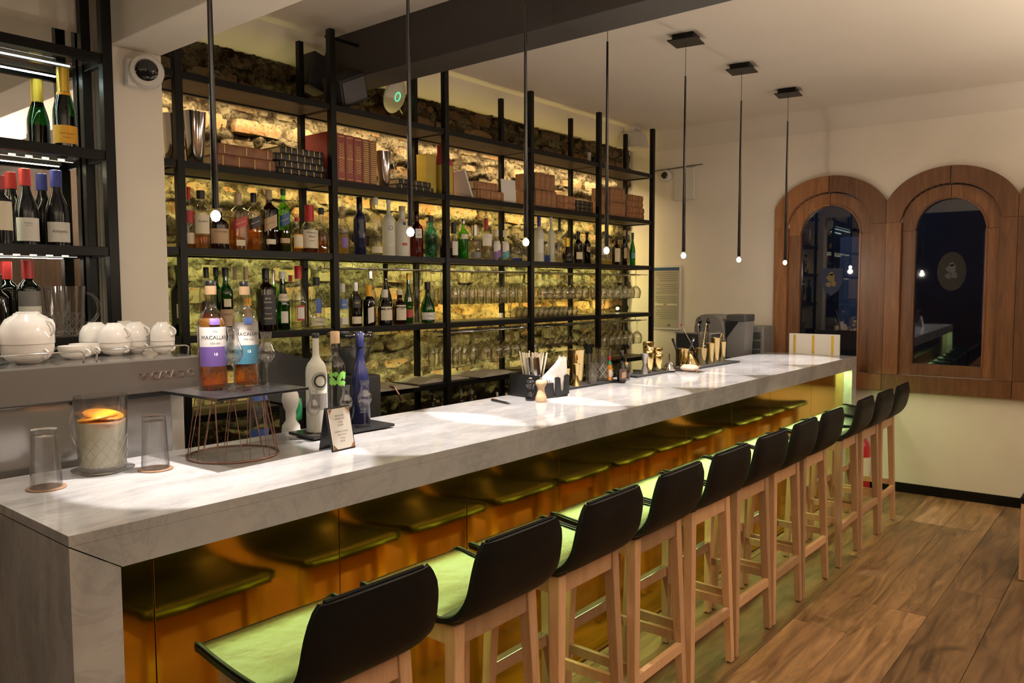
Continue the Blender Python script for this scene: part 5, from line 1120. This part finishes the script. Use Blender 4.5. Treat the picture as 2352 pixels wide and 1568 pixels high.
bm = B(); boxm(bm, Matrix.Rotation(-.42, 4, 'Y'), .012, .15, .19, .001); plain('card_stand', 'pale leaning card between the giant bottle and the tan books', 'card', bm, 'plastic', (3.865, 3.62, ZB + .094))
book('tan leather book lying lower left of the white card, thick rounded spine', 3.93, 3.535, ZB, .27, .20, .068, 'tanbook', False, bands=3, spine='brownbook')
book('tan leather book lying on the thick tan one left of the white card', 3.915, 3.545, ZB + .0685, .235, .18, .054, 'tanbook', False, bands=3, spine='brownbook')
bm = B(); boxm(bm, Matrix.Rotation(-.06, 4, 'X'), .150, .010, .165, .001); plain('white_card', 'white blank card standing upright in front of the fourth bay of books', 'card', bm, 'plastic', (4.29, 3.56, ZB + .084))
def tier(x, zs, group_words, n, w, L, y=3.53, top=False):
    for k in range(n): book('upright tan leather book, %s in the %s' % (['first', 'second', 'third', 'fourth'][k], group_words), x + k * (w + .002), y, zs, L + R.uniform(-.004, .002), .18, w, 'tanbook', True, bands=3, spine='brownbook')
tier(4.56, ZB, 'lower tier right of the fourth shelf post', 4, .062, .125)
tier(4.55, ZB + .1275, 'upper tier right of the fourth shelf post', 4, .060, .120)
for k in range(2): book('tan leather book lying %s beside the two-tier stack near the fourth post' % ['beneath another', 'on top'][k], 4.83, 3.54, ZB + k * .0565, .235, .18, .056, 'tanbook', False, bands=4, spine='brownbook')
for k in range(3): book('dark brown book lying %s between the two tan stacks' % ['at the bottom', 'in the middle', 'on top'][k], 5.09, 3.55, ZB + k * .032, .235, .18, .0315, 'blackbook', False, bands=4)
tier(5.56, ZB, 'lower tier of the last bay', 4, .058, .120)
tier(5.56, ZB + .1225, 'upper tier of the last bay', 4, .056, .115)
for k in range(4): book('tan leather book lying %s at the right end of the book shelf' % ['at the bottom', 'second up', 'third up', 'on top'][k], 5.83 + (k % 2) * .012, 3.54, ZB + k * .052, .29 - .01 * k, .18, .0515, 'tanbook', False, bands=5, spine='brownbook')
# small things on the top shelf
t = thing('storage_box', 'small black rounded box with white tag on the top shelf at the fifth post', 'box', (5.46, 3.62, 2.6355))
bm = B(); box(bm, -.05, .05, -.04, .04, 0, .075, .018); obj('body', bm, 'mattblack', t)
bm = B(); box(bm, -.085, -.06, -.01, .01, 0, .10, .003); obj('tag', bm, 'plastic', t)

# ================================================================ OPEN BOOKS ON THE BACK COUNTER
def open_book(label, x, y, z, w, d, rz, ribbon=False):
    t = thing('open_book', label, 'book', (x, y, z), rz)
    bm = B(); n = 10
    for s_ in (-1, 1):
        up_, lo_ = [], []
        for i in range(n + 1):
            u = i / n; xx = s_ * w / 2 * u; zz = .004 + .024 * math.sin(min(1, u * 1.25) * PI) ** .8 * (1 - .35 * u) + .004
            up_.append([bm.verts.new((xx, yy, zz)) for yy in (-d / 2, d / 2)]); lo_.append([bm.verts.new((xx, yy, .003)) for yy in (-d / 2, d / 2)])
        for i in range(n):
            for A_, B_ in ((up_[i], up_[i + 1]), (lo_[i + 1], lo_[i])): bm.faces.new((A_[0], A_[1], B_[1], B_[0]))
            for q in (0, 1): bm.faces.new((up_[i][q], up_[i + 1][q], lo_[i + 1][q], lo_[i][q]))
        bm.faces.new((up_[n][0], up_[n][1], lo_[n][1], lo_[n][0]))
    obj('pages', bm, 'magpage', t, smooth=True)
    bm = B(); box(bm, -w / 2 - .006, w / 2 + .006, -d / 2 - .006, d / 2 + .006, 0, .003); obj('cover', bm, 'blackbook', t)
    bm = B(); rr = random.Random(int(x * 100))
    for s_ in (-1, 1):
        for k in range(7):
            yy = -d * .34 + k * d * .10; box(bm, s_ * w * .14, s_ * w * (.40 - rr.uniform(0, .08)), yy, yy + .004, .0225, .0235)
    if ribbon:
        b2 = B(); tube(b2, [(w * .05, -d / 2 + .01, .028), (w * .08, -d / 2 - .015, .02), (w * .12, -d / 2 - .03, -.02), (w * .16, -d / 2 - .035, -.06)], .006, 6); obj('ribbon', b2, 'copper', t)
    bm.free(); return t
open_book('big open book with orange ribbon on the back counter beside the dark blue bottle', 3.06, 3.60, 1.0455, .48, .30, -.06, True)
open_book('open book with pale pages on the back counter right of the ribboned one', 3.60, 3.637, 1.0455, .46, .225, .0)
open_book('open book with wavy pages on the back counter left of the condiment caddy', 4.08, 3.62, 1.0455, .42, .27, .08)
for k, (lb, m) in enumerate((('lower dark', 'blackbook'), ('upper orange edged', 'copper'))): book('closed thin book, %s one, beside the tall blue bottle on the back counter' % lb, 2.565, 3.53, 1.0455 + k * .026, .24, .17, .025, m, False)

# ================================================================ THINGS ON THE BAR TOP, MIDDLE
t = thing('pen', 'dark brown ball pen lying on the marble left of the condiment caddy', 'pen', (2.825, 2.395, 1.1055), math.atan2(2.323 - 2.477, 2.806 - 2.848))
bm = B(); tube(bm, [(-.078, 0, 0), (.050, 0, 0)], .0055, 8); obj('barrel', bm, 'black', t)
bm = B(); tube(bm, [(.050, 0, 0), (.078, 0, 0)], .0052, 8, .0015); obj('tip', bm, 'greyd', t)
bm = B(); box(bm, -.078, -.030, -.0015, .0015, .005, .0075); obj('clip', bm, 'brownbook', t)
t = thing('condiment_caddy', 'black bar caddy holding straws, cutlery and white napkins', 'caddy', (3.135, 2.40, 1.10), -.12)
bm = B(); box(bm, -.10, .10, -.10, .12, .0, .012, .002); obj('base', bm, 'black', t)
for nm, (a, b, c_, d_) in (('divider', (-.10, -.002, -.018, -.014)), ('cutlery_wall', (-.10, -.092, -.10, .12)), ('back_wall', (-.10, .10, .112, .12)), ('front_wall', (-.092, -.005, -.10, -.094))):
    bm = B(); box(bm, a, b, c_, d_, .012, .115 if nm != 'front_wall' else .075, .0015); obj(nm, bm, 'black', t)
bm = B()   # napkin clamp front plate with U cut-out
prism(bm, [(.0, .012), (.10, .012), (.10, .105), (.085, .112), (.068, .105), (.066, .04), (.062, .03), (.044, .03), (.040, .04), (.036, .095), (.02, .102), (.0, .100)], -.108, -.102); obj('napkin_plate', bm, 'black', t)
bm = B(); prism(bm, [(.0, .012), (.10, .012), (.10, .105), (.0, .100)], -.040, -.034); obj('napkin_plate', bm, 'black', t)
for k in range(6):
    bm = B(); u = .012 * k; y = -.098 + k * .0095
    prism(bm, [(.012, .014), (.088, .014), (.094, .135), (.090, .195 + .004 * (k % 3)), (.078, .178), (.058, .185 - .005 * k), (-.018 - .006 * k, .09)], y, y + .005)
    nk = obj('napkin', bm, 'paper', None); tag(nk, 'white folded paper napkin fanned in the black caddy', 'napkin', 'napkins in the caddy'); nk.location = t.location; nk.rotation_euler = t.rotation_euler
straws = [(-.055 + .014 * (k % 3) + R.uniform(-.003, .003), .030 + .013 * (k // 3), .05 * (k // 3 - 2.5) * -1, .13 * (k % 3 - 1) + R.uniform(-.03, .03)) for k in range(18)]
for k, (x, y, ax, ay) in enumerate(straws):
    bm = B(); tube(bm, [(0, 0, 0), (0, 0, .200 + R.uniform(-.006, .01))], .0042, 6); o = obj('straw', bm, 'cream', None, smooth='all'); tag(o, 'pale paper straw in the sheaf standing in the black caddy', 'straw', 'paper straws in the caddy')
    o.location = t.matrix_basis @ Vector((x + .055, y, .014)); o.rotation_euler = (ax, ay, 0)
for k in range(6):
    x, y = -.075 + .011 * (k % 3) * 1.3, -.07 + .04 * (k // 3) + .02; bm = B()
    box(bm, -.009, .009, -.002, .002, .10, .19, .0015); o = thing('knife', 'steel knife standing blade up in the black caddy', 'cutlery', t.matrix_basis @ Vector((x, y, .013)), 0, 'knives in the caddy'); o.rotation_euler = (R.uniform(-.12, .12), R.uniform(-.18, -.02), R.uniform(-.6, .4))
    obj('blade', bm, 'chrome', o); bm = B(); tube(bm, [(0, 0, 0), (0, 0, .10)], .0055, 6); obj('knife_handle', bm, 'gloss' if k % 2 else 'chrome', o)
MP = [(.98, 0), (1.0, .03), (1.0, .20), (.86, .26), (.66, .42), (.62, .52), (.74, .62), (.92, .68), (1.0, .74), (.97, .82), (.70, .88), (.30, .90)]
def mill(label, x, y, h, r, m):
    t = thing('pepper_mill', label, 'mill', (x, y, 1.1003))
    bm = B(); lathe(bm, MP, 26, 0, 0, 0, r, h); obj('turned_body', bm, m, t, smooth='all')
    bm = B(); lathe(bm, [(.006, h * .89), (.006, h * .93), (.010, h * .955), (.009, h * .985), (0, h)], 14); obj('steel_knob', bm, 'chrome', t, smooth='all')
mill('black turned wood pepper mill in front of the caddy', 2.971, 2.333, .112, .0245, 'gloss'); mill('natural wood salt mill in front of the caddy', 2.971, 2.268, .118, .0265, 'woodcap')
def mat_(label, x0, x1, y0, y1, rz=0):
    bm = B(); box(bm, -(x1 - x0) / 2, (x1 - x0) / 2, -(y1 - y0) / 2, (y1 - y0) / 2, 0, .012, .003); return plain('bar_mat', label, 'bar mat', bm, 'mattblack', ((x0 + x1) / 2, (y0 + y1) / 2, 1.1002), rz=rz)
mat_('black rubber bar mat under the gold shakers and mixing glasses, nearest one', 3.24, 3.90, 2.405, 2.535, -.02)
mat_('black rubber bar mat under the pair of round gold shakers, middle one', 4.12, 4.66, 2.41, 2.535, -.02)
mat_('black rubber bar mat with gold tools, farthest one by the juicer', 4.685, 5.44, 2.35, 2.53, -.03)
ZM = 1.1125
def shaker(label, x, y, z, h, r, m='gold', prof=None, cat='shaker', name='shaker_tin', rim=True):
    t = thing(name, label, cat, (x, y, z)); P = prof or [(.70, 0), (.74, .02), (1.0, .985), (1.04, 1.0), (.96, 1.0), (.70, .06), (0, .05)]
    bm = B(); lathe(bm, P, 26, 0, 0, 0, r, h); obj('tin_body', bm, m, t, smooth=True)
    if rim: bm = B(); tube(bm, [(r * .985 * math.cos(a), r * .985 * math.sin(a), h) for a in lin(0, 2 * PI, 24)], .0012, 5); obj('rim', bm, m, t, smooth='all')
    return t
shaker('short gold tin left of the tall gold shaker', 3.42, 2.445, ZM, .100, .024); shaker('slim gold jigger beside the tall gold shaker', 3.50, 2.430, ZM, .118, .022, prof=[(1, 0), (.35, .45), (.35, .50), (.9, 1.0), (.85, 1.0), (.3, .52), (0, .5)])
shaker('tall gold shaker tin behind the napkins', 3.565, 2.475, ZM, .190, .046)
def cyl_glass(label, x, y, z, h, r, cut=False, m='clear'):
    t = thing('mixing_glass', label, 'glass', (x, y, z)); bm = B(); lathe(bm, [(.96, 0), (1, .02), (1, 1), (.95, 1), (.94, .08), (0, .07)], 24, 0, 0, 0, r, h); obj('glass_body', bm, m, t, smooth=True)
    if cut:
        bm = B()
        for s_ in (1, -1):
            for k in range(9):
                a0 = 2 * PI * k / 9; tube(bm, [((r + .0006) * math.cos(a0 + s_ * f * 1.1), (r + .0006) * math.sin(a0 + s_ * f * 1.1), h * (.08 + .42 * f)) for f in lin(0, 1, 5)], .0013, 4)
        obj('cut_pattern', bm, 'plastic', t)
    return t
cyl_glass('clear cylinder glass right of the tall gold shaker', 3.68, 2.455, ZM, .160, .034); cyl_glass('cut glass mixing beaker with diamond pattern', 3.82, 2.475, ZM, .185, .052, True)
cyl_glass('short clear glass standing on the mat before the cylinder glass', 3.64, 2.420, ZM, .060, .026)
t = bottle('small hot sauce bottle with red cap, green neck and orange-red sauce', 3.815, 2.418, 1.1125, .140, .0145, 'spirit', 'clear', 'redcap', capf=.16, liq='orange', lev=.62, labs=[(.16, .46, 'paper', .8), (.70, .83, 'greenp', PI * .98)], capr=1.35)
bottle('tiny brown bitters bottle with yellow neck label', 3.885, 2.455, ZM, .090, .014, 'spirit', 'brown', 'black', capf=.16, liq='damber', lev=.5, labs=[(.2, .5, 'paper', .8), (.60, .68, 'yfoil', 1.2)], capr=1.3)
bottle('dark brown beer style bottle with brown diamond label', 3.860, 2.365, 1.1005, .185, .028, 'flask', 'brown', 'greyd', capf=.06, liq='darkl', lev=.5, labs=[(.10, .44, 'beerlab', 1.0), (.16, .34, 'tanlab', .45, .3)], capr=1.1)
t = thing('bitters_flask', 'short clear flask with dark bitters and gold dasher top', 'bottle', (3.985, 2.415, 1.1005)); bm = B(); lathe(bm, [(.95, 0), (1, .03), (1, .62), (.9, .70), (.4, .74), (.4, .80)], 20, 0, 0, 0, .027, .115); obj('glass_body', bm, 'hero', t, smooth=True)
bm = B(); lathe(bm, [(.022, .008), (.023, .050)], 18); obj('bitters', bm, 'darkl', t, smooth=True); bm = B(); lathe(bm, [(.012, .090), (.013, .104), (.004, .110), (.0025, .135)], 14); obj('dasher_top', bm, 'gold', t, smooth=True)
cyl_glass('little clear glass beside the dark bitters flask', 3.915, 2.39, 1.1005, .080, .020)
shaker('slim steel double jigger on the middle mat', 4.245, 2.44, ZM, .125, .023, 'steel', [(1, 0), (.45, .48), (.45, .54), (1.05, 1.0), (1.0, 1.0), (.4, .55), (0, .5)])
def cob(label, x, y, h, r):
    t = thing('cobbler_shaker', label, 'shaker', (x, y, ZM)); bm = B(); lathe(bm, [(.55, 0), (.72, .05), (.95, .35), (1.0, .60), (.97, .80)], 26, 0, 0, 0, r, h); obj('lower_cup', bm, 'gold', t, smooth='all')
    bm = B(); lathe(bm, [(.99, .80), (1.02, .82), (1.02, .96), (.97, 1.0), (.90, 1.0), (0, .99)], 26, 0, 0, 0, r, h); obj('collar', bm, 'gold', t, smooth=True); return t
cob('tall rounded gold shaker, left of the pair on the middle mat', 4.335, 2.465, .195, .034); cob('lower rounded gold shaker, right of the pair on the middle mat', 4.435, 2.455, .150, .032)
t = thing('funnel', 'small steel funnel strainer standing upside down on the middle mat', 'funnel', (4.535, 2.425, ZM)); bm = B(); lathe(bm, [(.040, 0), (.042, .004), (.020, .045), (.006, .055), (.0045, .105)], 24); obj('cone', bm, 'chrome', t, smooth=True)
t = thing('sponge', 'brown rounded sponge on a folded foil between the mats', 'sponge', (4.60, 2.315, 1.1005)); bm = B(); lathe(bm, [(.60, 0), (1, .25), (1, .55), (.75, .88), (0, 1)], 20, 0, 0, .010, .048, .042); bm.transform(Matrix.Scale(1.25, 4, (0, 1, 0))); obj('body', bm, 'stone', t, smooth='all')
bm = B(); box(bm, -.05, .05, -.085, .055, 0, .009, .003); obj('foil', bm, 'chrome', t)
shaker('gold tin holding a black muddler behind the brown sponge', 4.86, 2.50, ZM, .115, .046)
for lb, x, y, dx, dy, m in (('thin black muddler leaning out of the gold tin', 4.85, 2.50, -.04, .05, 'black'), ('black handled scoop leaning right in the gold tin', 4.87, 2.49, .06, -.04, 'gloss')):
    bm = B(); tube(bm, [(x, y, ZM + .02), (x + dx, y + dy, ZM + .185)], .006, 8, .009); plain('muddler', lb, 'bar tool', bm, m, smooth='all')
t = thing('citrus_squeezer', 'gold domed strainer lying cone-up on the farthest mat', 'strainer', (4.79, 2.405, ZM)); bm = B(); lathe(bm, [(.062, 0), (.064, .008), (.052, .018), (.046, .032), (.030, .055), (.018, .075), (.018, .105), (0, .108)], 26); obj('dome', bm, 'gold', t, smooth=True)
bm = B(); tube(bm, [(.063 * math.cos(a), .063 * math.sin(a), .010 + .004 * math.sin(8 * a)) for a in lin(0, 2 * PI, 48)], .004, 6); obj('coil_rim', bm, 'gold', t)
for lb, x, y, h, r in (('gold tin holding long bar spoons', 4.99, 2.425, .115, .040), ('narrow gold tin right of the bar spoons', 5.09, 2.405, .145, .028), ('tall straight gold shaker on the farthest mat', 5.19, 2.415, .175, .032), ('gold tin with a looped strainer, last on the farthest mat', 5.33, 2.43, .140, .030)): shaker(lb, x, y, ZM, h, r)
shaker('tall clear plastic mixing cup behind the gold tins', 5.21, 2.51, ZM, .215, .050, 'clear')
for lb, x1, y1, m, mt_ in (('twisted bar spoon with red ball end', -.10, .10, 'chrome', 'redcap'), ('twisted bar spoon leaning straight up in the gold tin', -.01, .02, 'chrome', 'chrome'), ('gold bar spoon with flat loop end', .05, -.01, 'gold', 'gold')):
    t = thing('bar_spoon', lb, 'bar spoon', (4.99, 2.425, ZM + .02)); bm = B(); tube(bm, [(0, 0, 0), (x1, y1, .25)], .0025, 6); obj('shaft', bm, m, t)
    bm = B(); lathe(bm, [(0, -.009), (.007, -.004), (.009, 0), (.007, .005), (0, .009)], 12, x1, y1, .255); obj('end_knob', bm, mt_, t, smooth='all')
bm = B(); tube(bm, [(5.33 + .022 * math.cos(a), 2.43, ZM + .165 + .035 * math.sin(a)) for a in lin(-.6, PI + .6, 14)], .004, 6); plain('loop_strainer', 'gold looped strainer handle rising from the last gold tin', 'strainer', bm, 'gold', smooth='all')
bm = B(); tube(bm, [(5.05 + .010 * math.cos(a), 2.44 + .010 * math.sin(a), ZM + .05 + .0058 * a) for a in lin(0, 8 * PI, 60)], .0018, 5); plain('spring_strainer', 'clear coiled spring strainer standing in the gold tin', 'strainer', bm, 'chrome', smooth='all')

# ================================================================ FAR END: JUICER, BEER TAP, CASE
t = thing('ice_crusher', 'grey rounded juicer with dark hinged spout behind the farthest gold tins', 'juicer', (6.20, 2.885, 1.0105))
bm = B(); prism(bm, [(-.13, 0), (.13, 0), (.13, .26), (.115, .36), (.05, .405), (-.06, .41), (-.12, .38), (-.13, .30)], -.13, .13, 'X'); bmesh.ops.bevel(bm, geom=bm.edges[:], offset=.010, segments=2, affect='EDGES')
bm.transform(Matrix.Rotation(PI, 4, 'Z')); obj('hood', bm, 'grey', t, smooth=True)
bm = B(); box(bm, -.10, .10, -.30, -.14, .355, .412, .010); obj('spout_lid', bm, 'greyd', t)
bm = B(); prism(bm, [(-.28, .02), (-.14, .02), (-.14, .35), (-.30, .355)], -.085, .085, 'X'); obj('clear_jug', bm, 'grey', t)
bm = B(); hull8(bm, [(-.10, -.14, .22), (.10, -.14, .22), (.10, -.135, .22), (-.10, -.135, .22)], [(-.10, -.24, .352), (.10, -.24, .352), (.10, -.14, .352), (-.10, -.14, .352)]); obj('hinge_wedge', bm, 'black', t)
bm = B(); box(bm, -.12, .12, -.32, -.14, 0, .06, .006); obj('drip_base', bm, 'black', t)
t = thing('vented_case', 'grey vented appliance case at the wall right of the juicer', 'appliance', (6.56, 2.685, 1.0105))
bm = B(); box(bm, -.12, .12, -.12, .12, 0, .305, .010); obj('case', bm, 'grey', t)
for k in range(3): bm = B(); box(bm, -.124, -.1205, -.095, .02, .045 + k * .075, .105 + k * .075); obj('vent_panel', bm, 'greyd', t)
bm = B(); box(bm, -.126, -.1215, .05, .075, .05, .28, .001); obj('side_strip', bm, 'plastic', t)
t = thing('beer_tap', 'black beer tap box with two upright black lever handles', 'beer tap', (5.70, 2.80, 1.0105))
bm = B(); box(bm, -.10, .10, -.14, .14, 0, .27, .008); obj('tap_box', bm, 'mattblack', t)
bm = B(); box(bm, -.105, .105, -.145, .145, .271, .283, .002); obj('top_plate', bm, 'steel', t)
for y in (-.03, -.10):
    bm = B(); lathe(bm, [(.006, 0), (.006, .05), (.013, .06), (.015, .10), (.012, .125), (0, .13)], 14, -.03, y, .30 - .03); obj('tap_handle', bm, 'gloss', t, smooth='all')
    bm = B(); tube(bm, [(-.03, y, .284), (-.07, y, .275), (-.09, y, .22)], .008, 8); obj('spout', bm, 'chrome', t, smooth='all')
for y in (0,): pass
t = thing('steel_shaker', 'steel shaker cup standing on the back counter behind the small bitters bottles', 'shaker', (5.36, 3.60, 1.0455)); bm = B(); lathe(bm, [(.72, 0), (.75, .02), (1.0, .97), (1.04, 1), (.95, 1), (.7, .06), (0, .05)], 24, 0, 0, 0, .046, .135); obj('tin_body', bm, 'greyd', t, smooth=True)
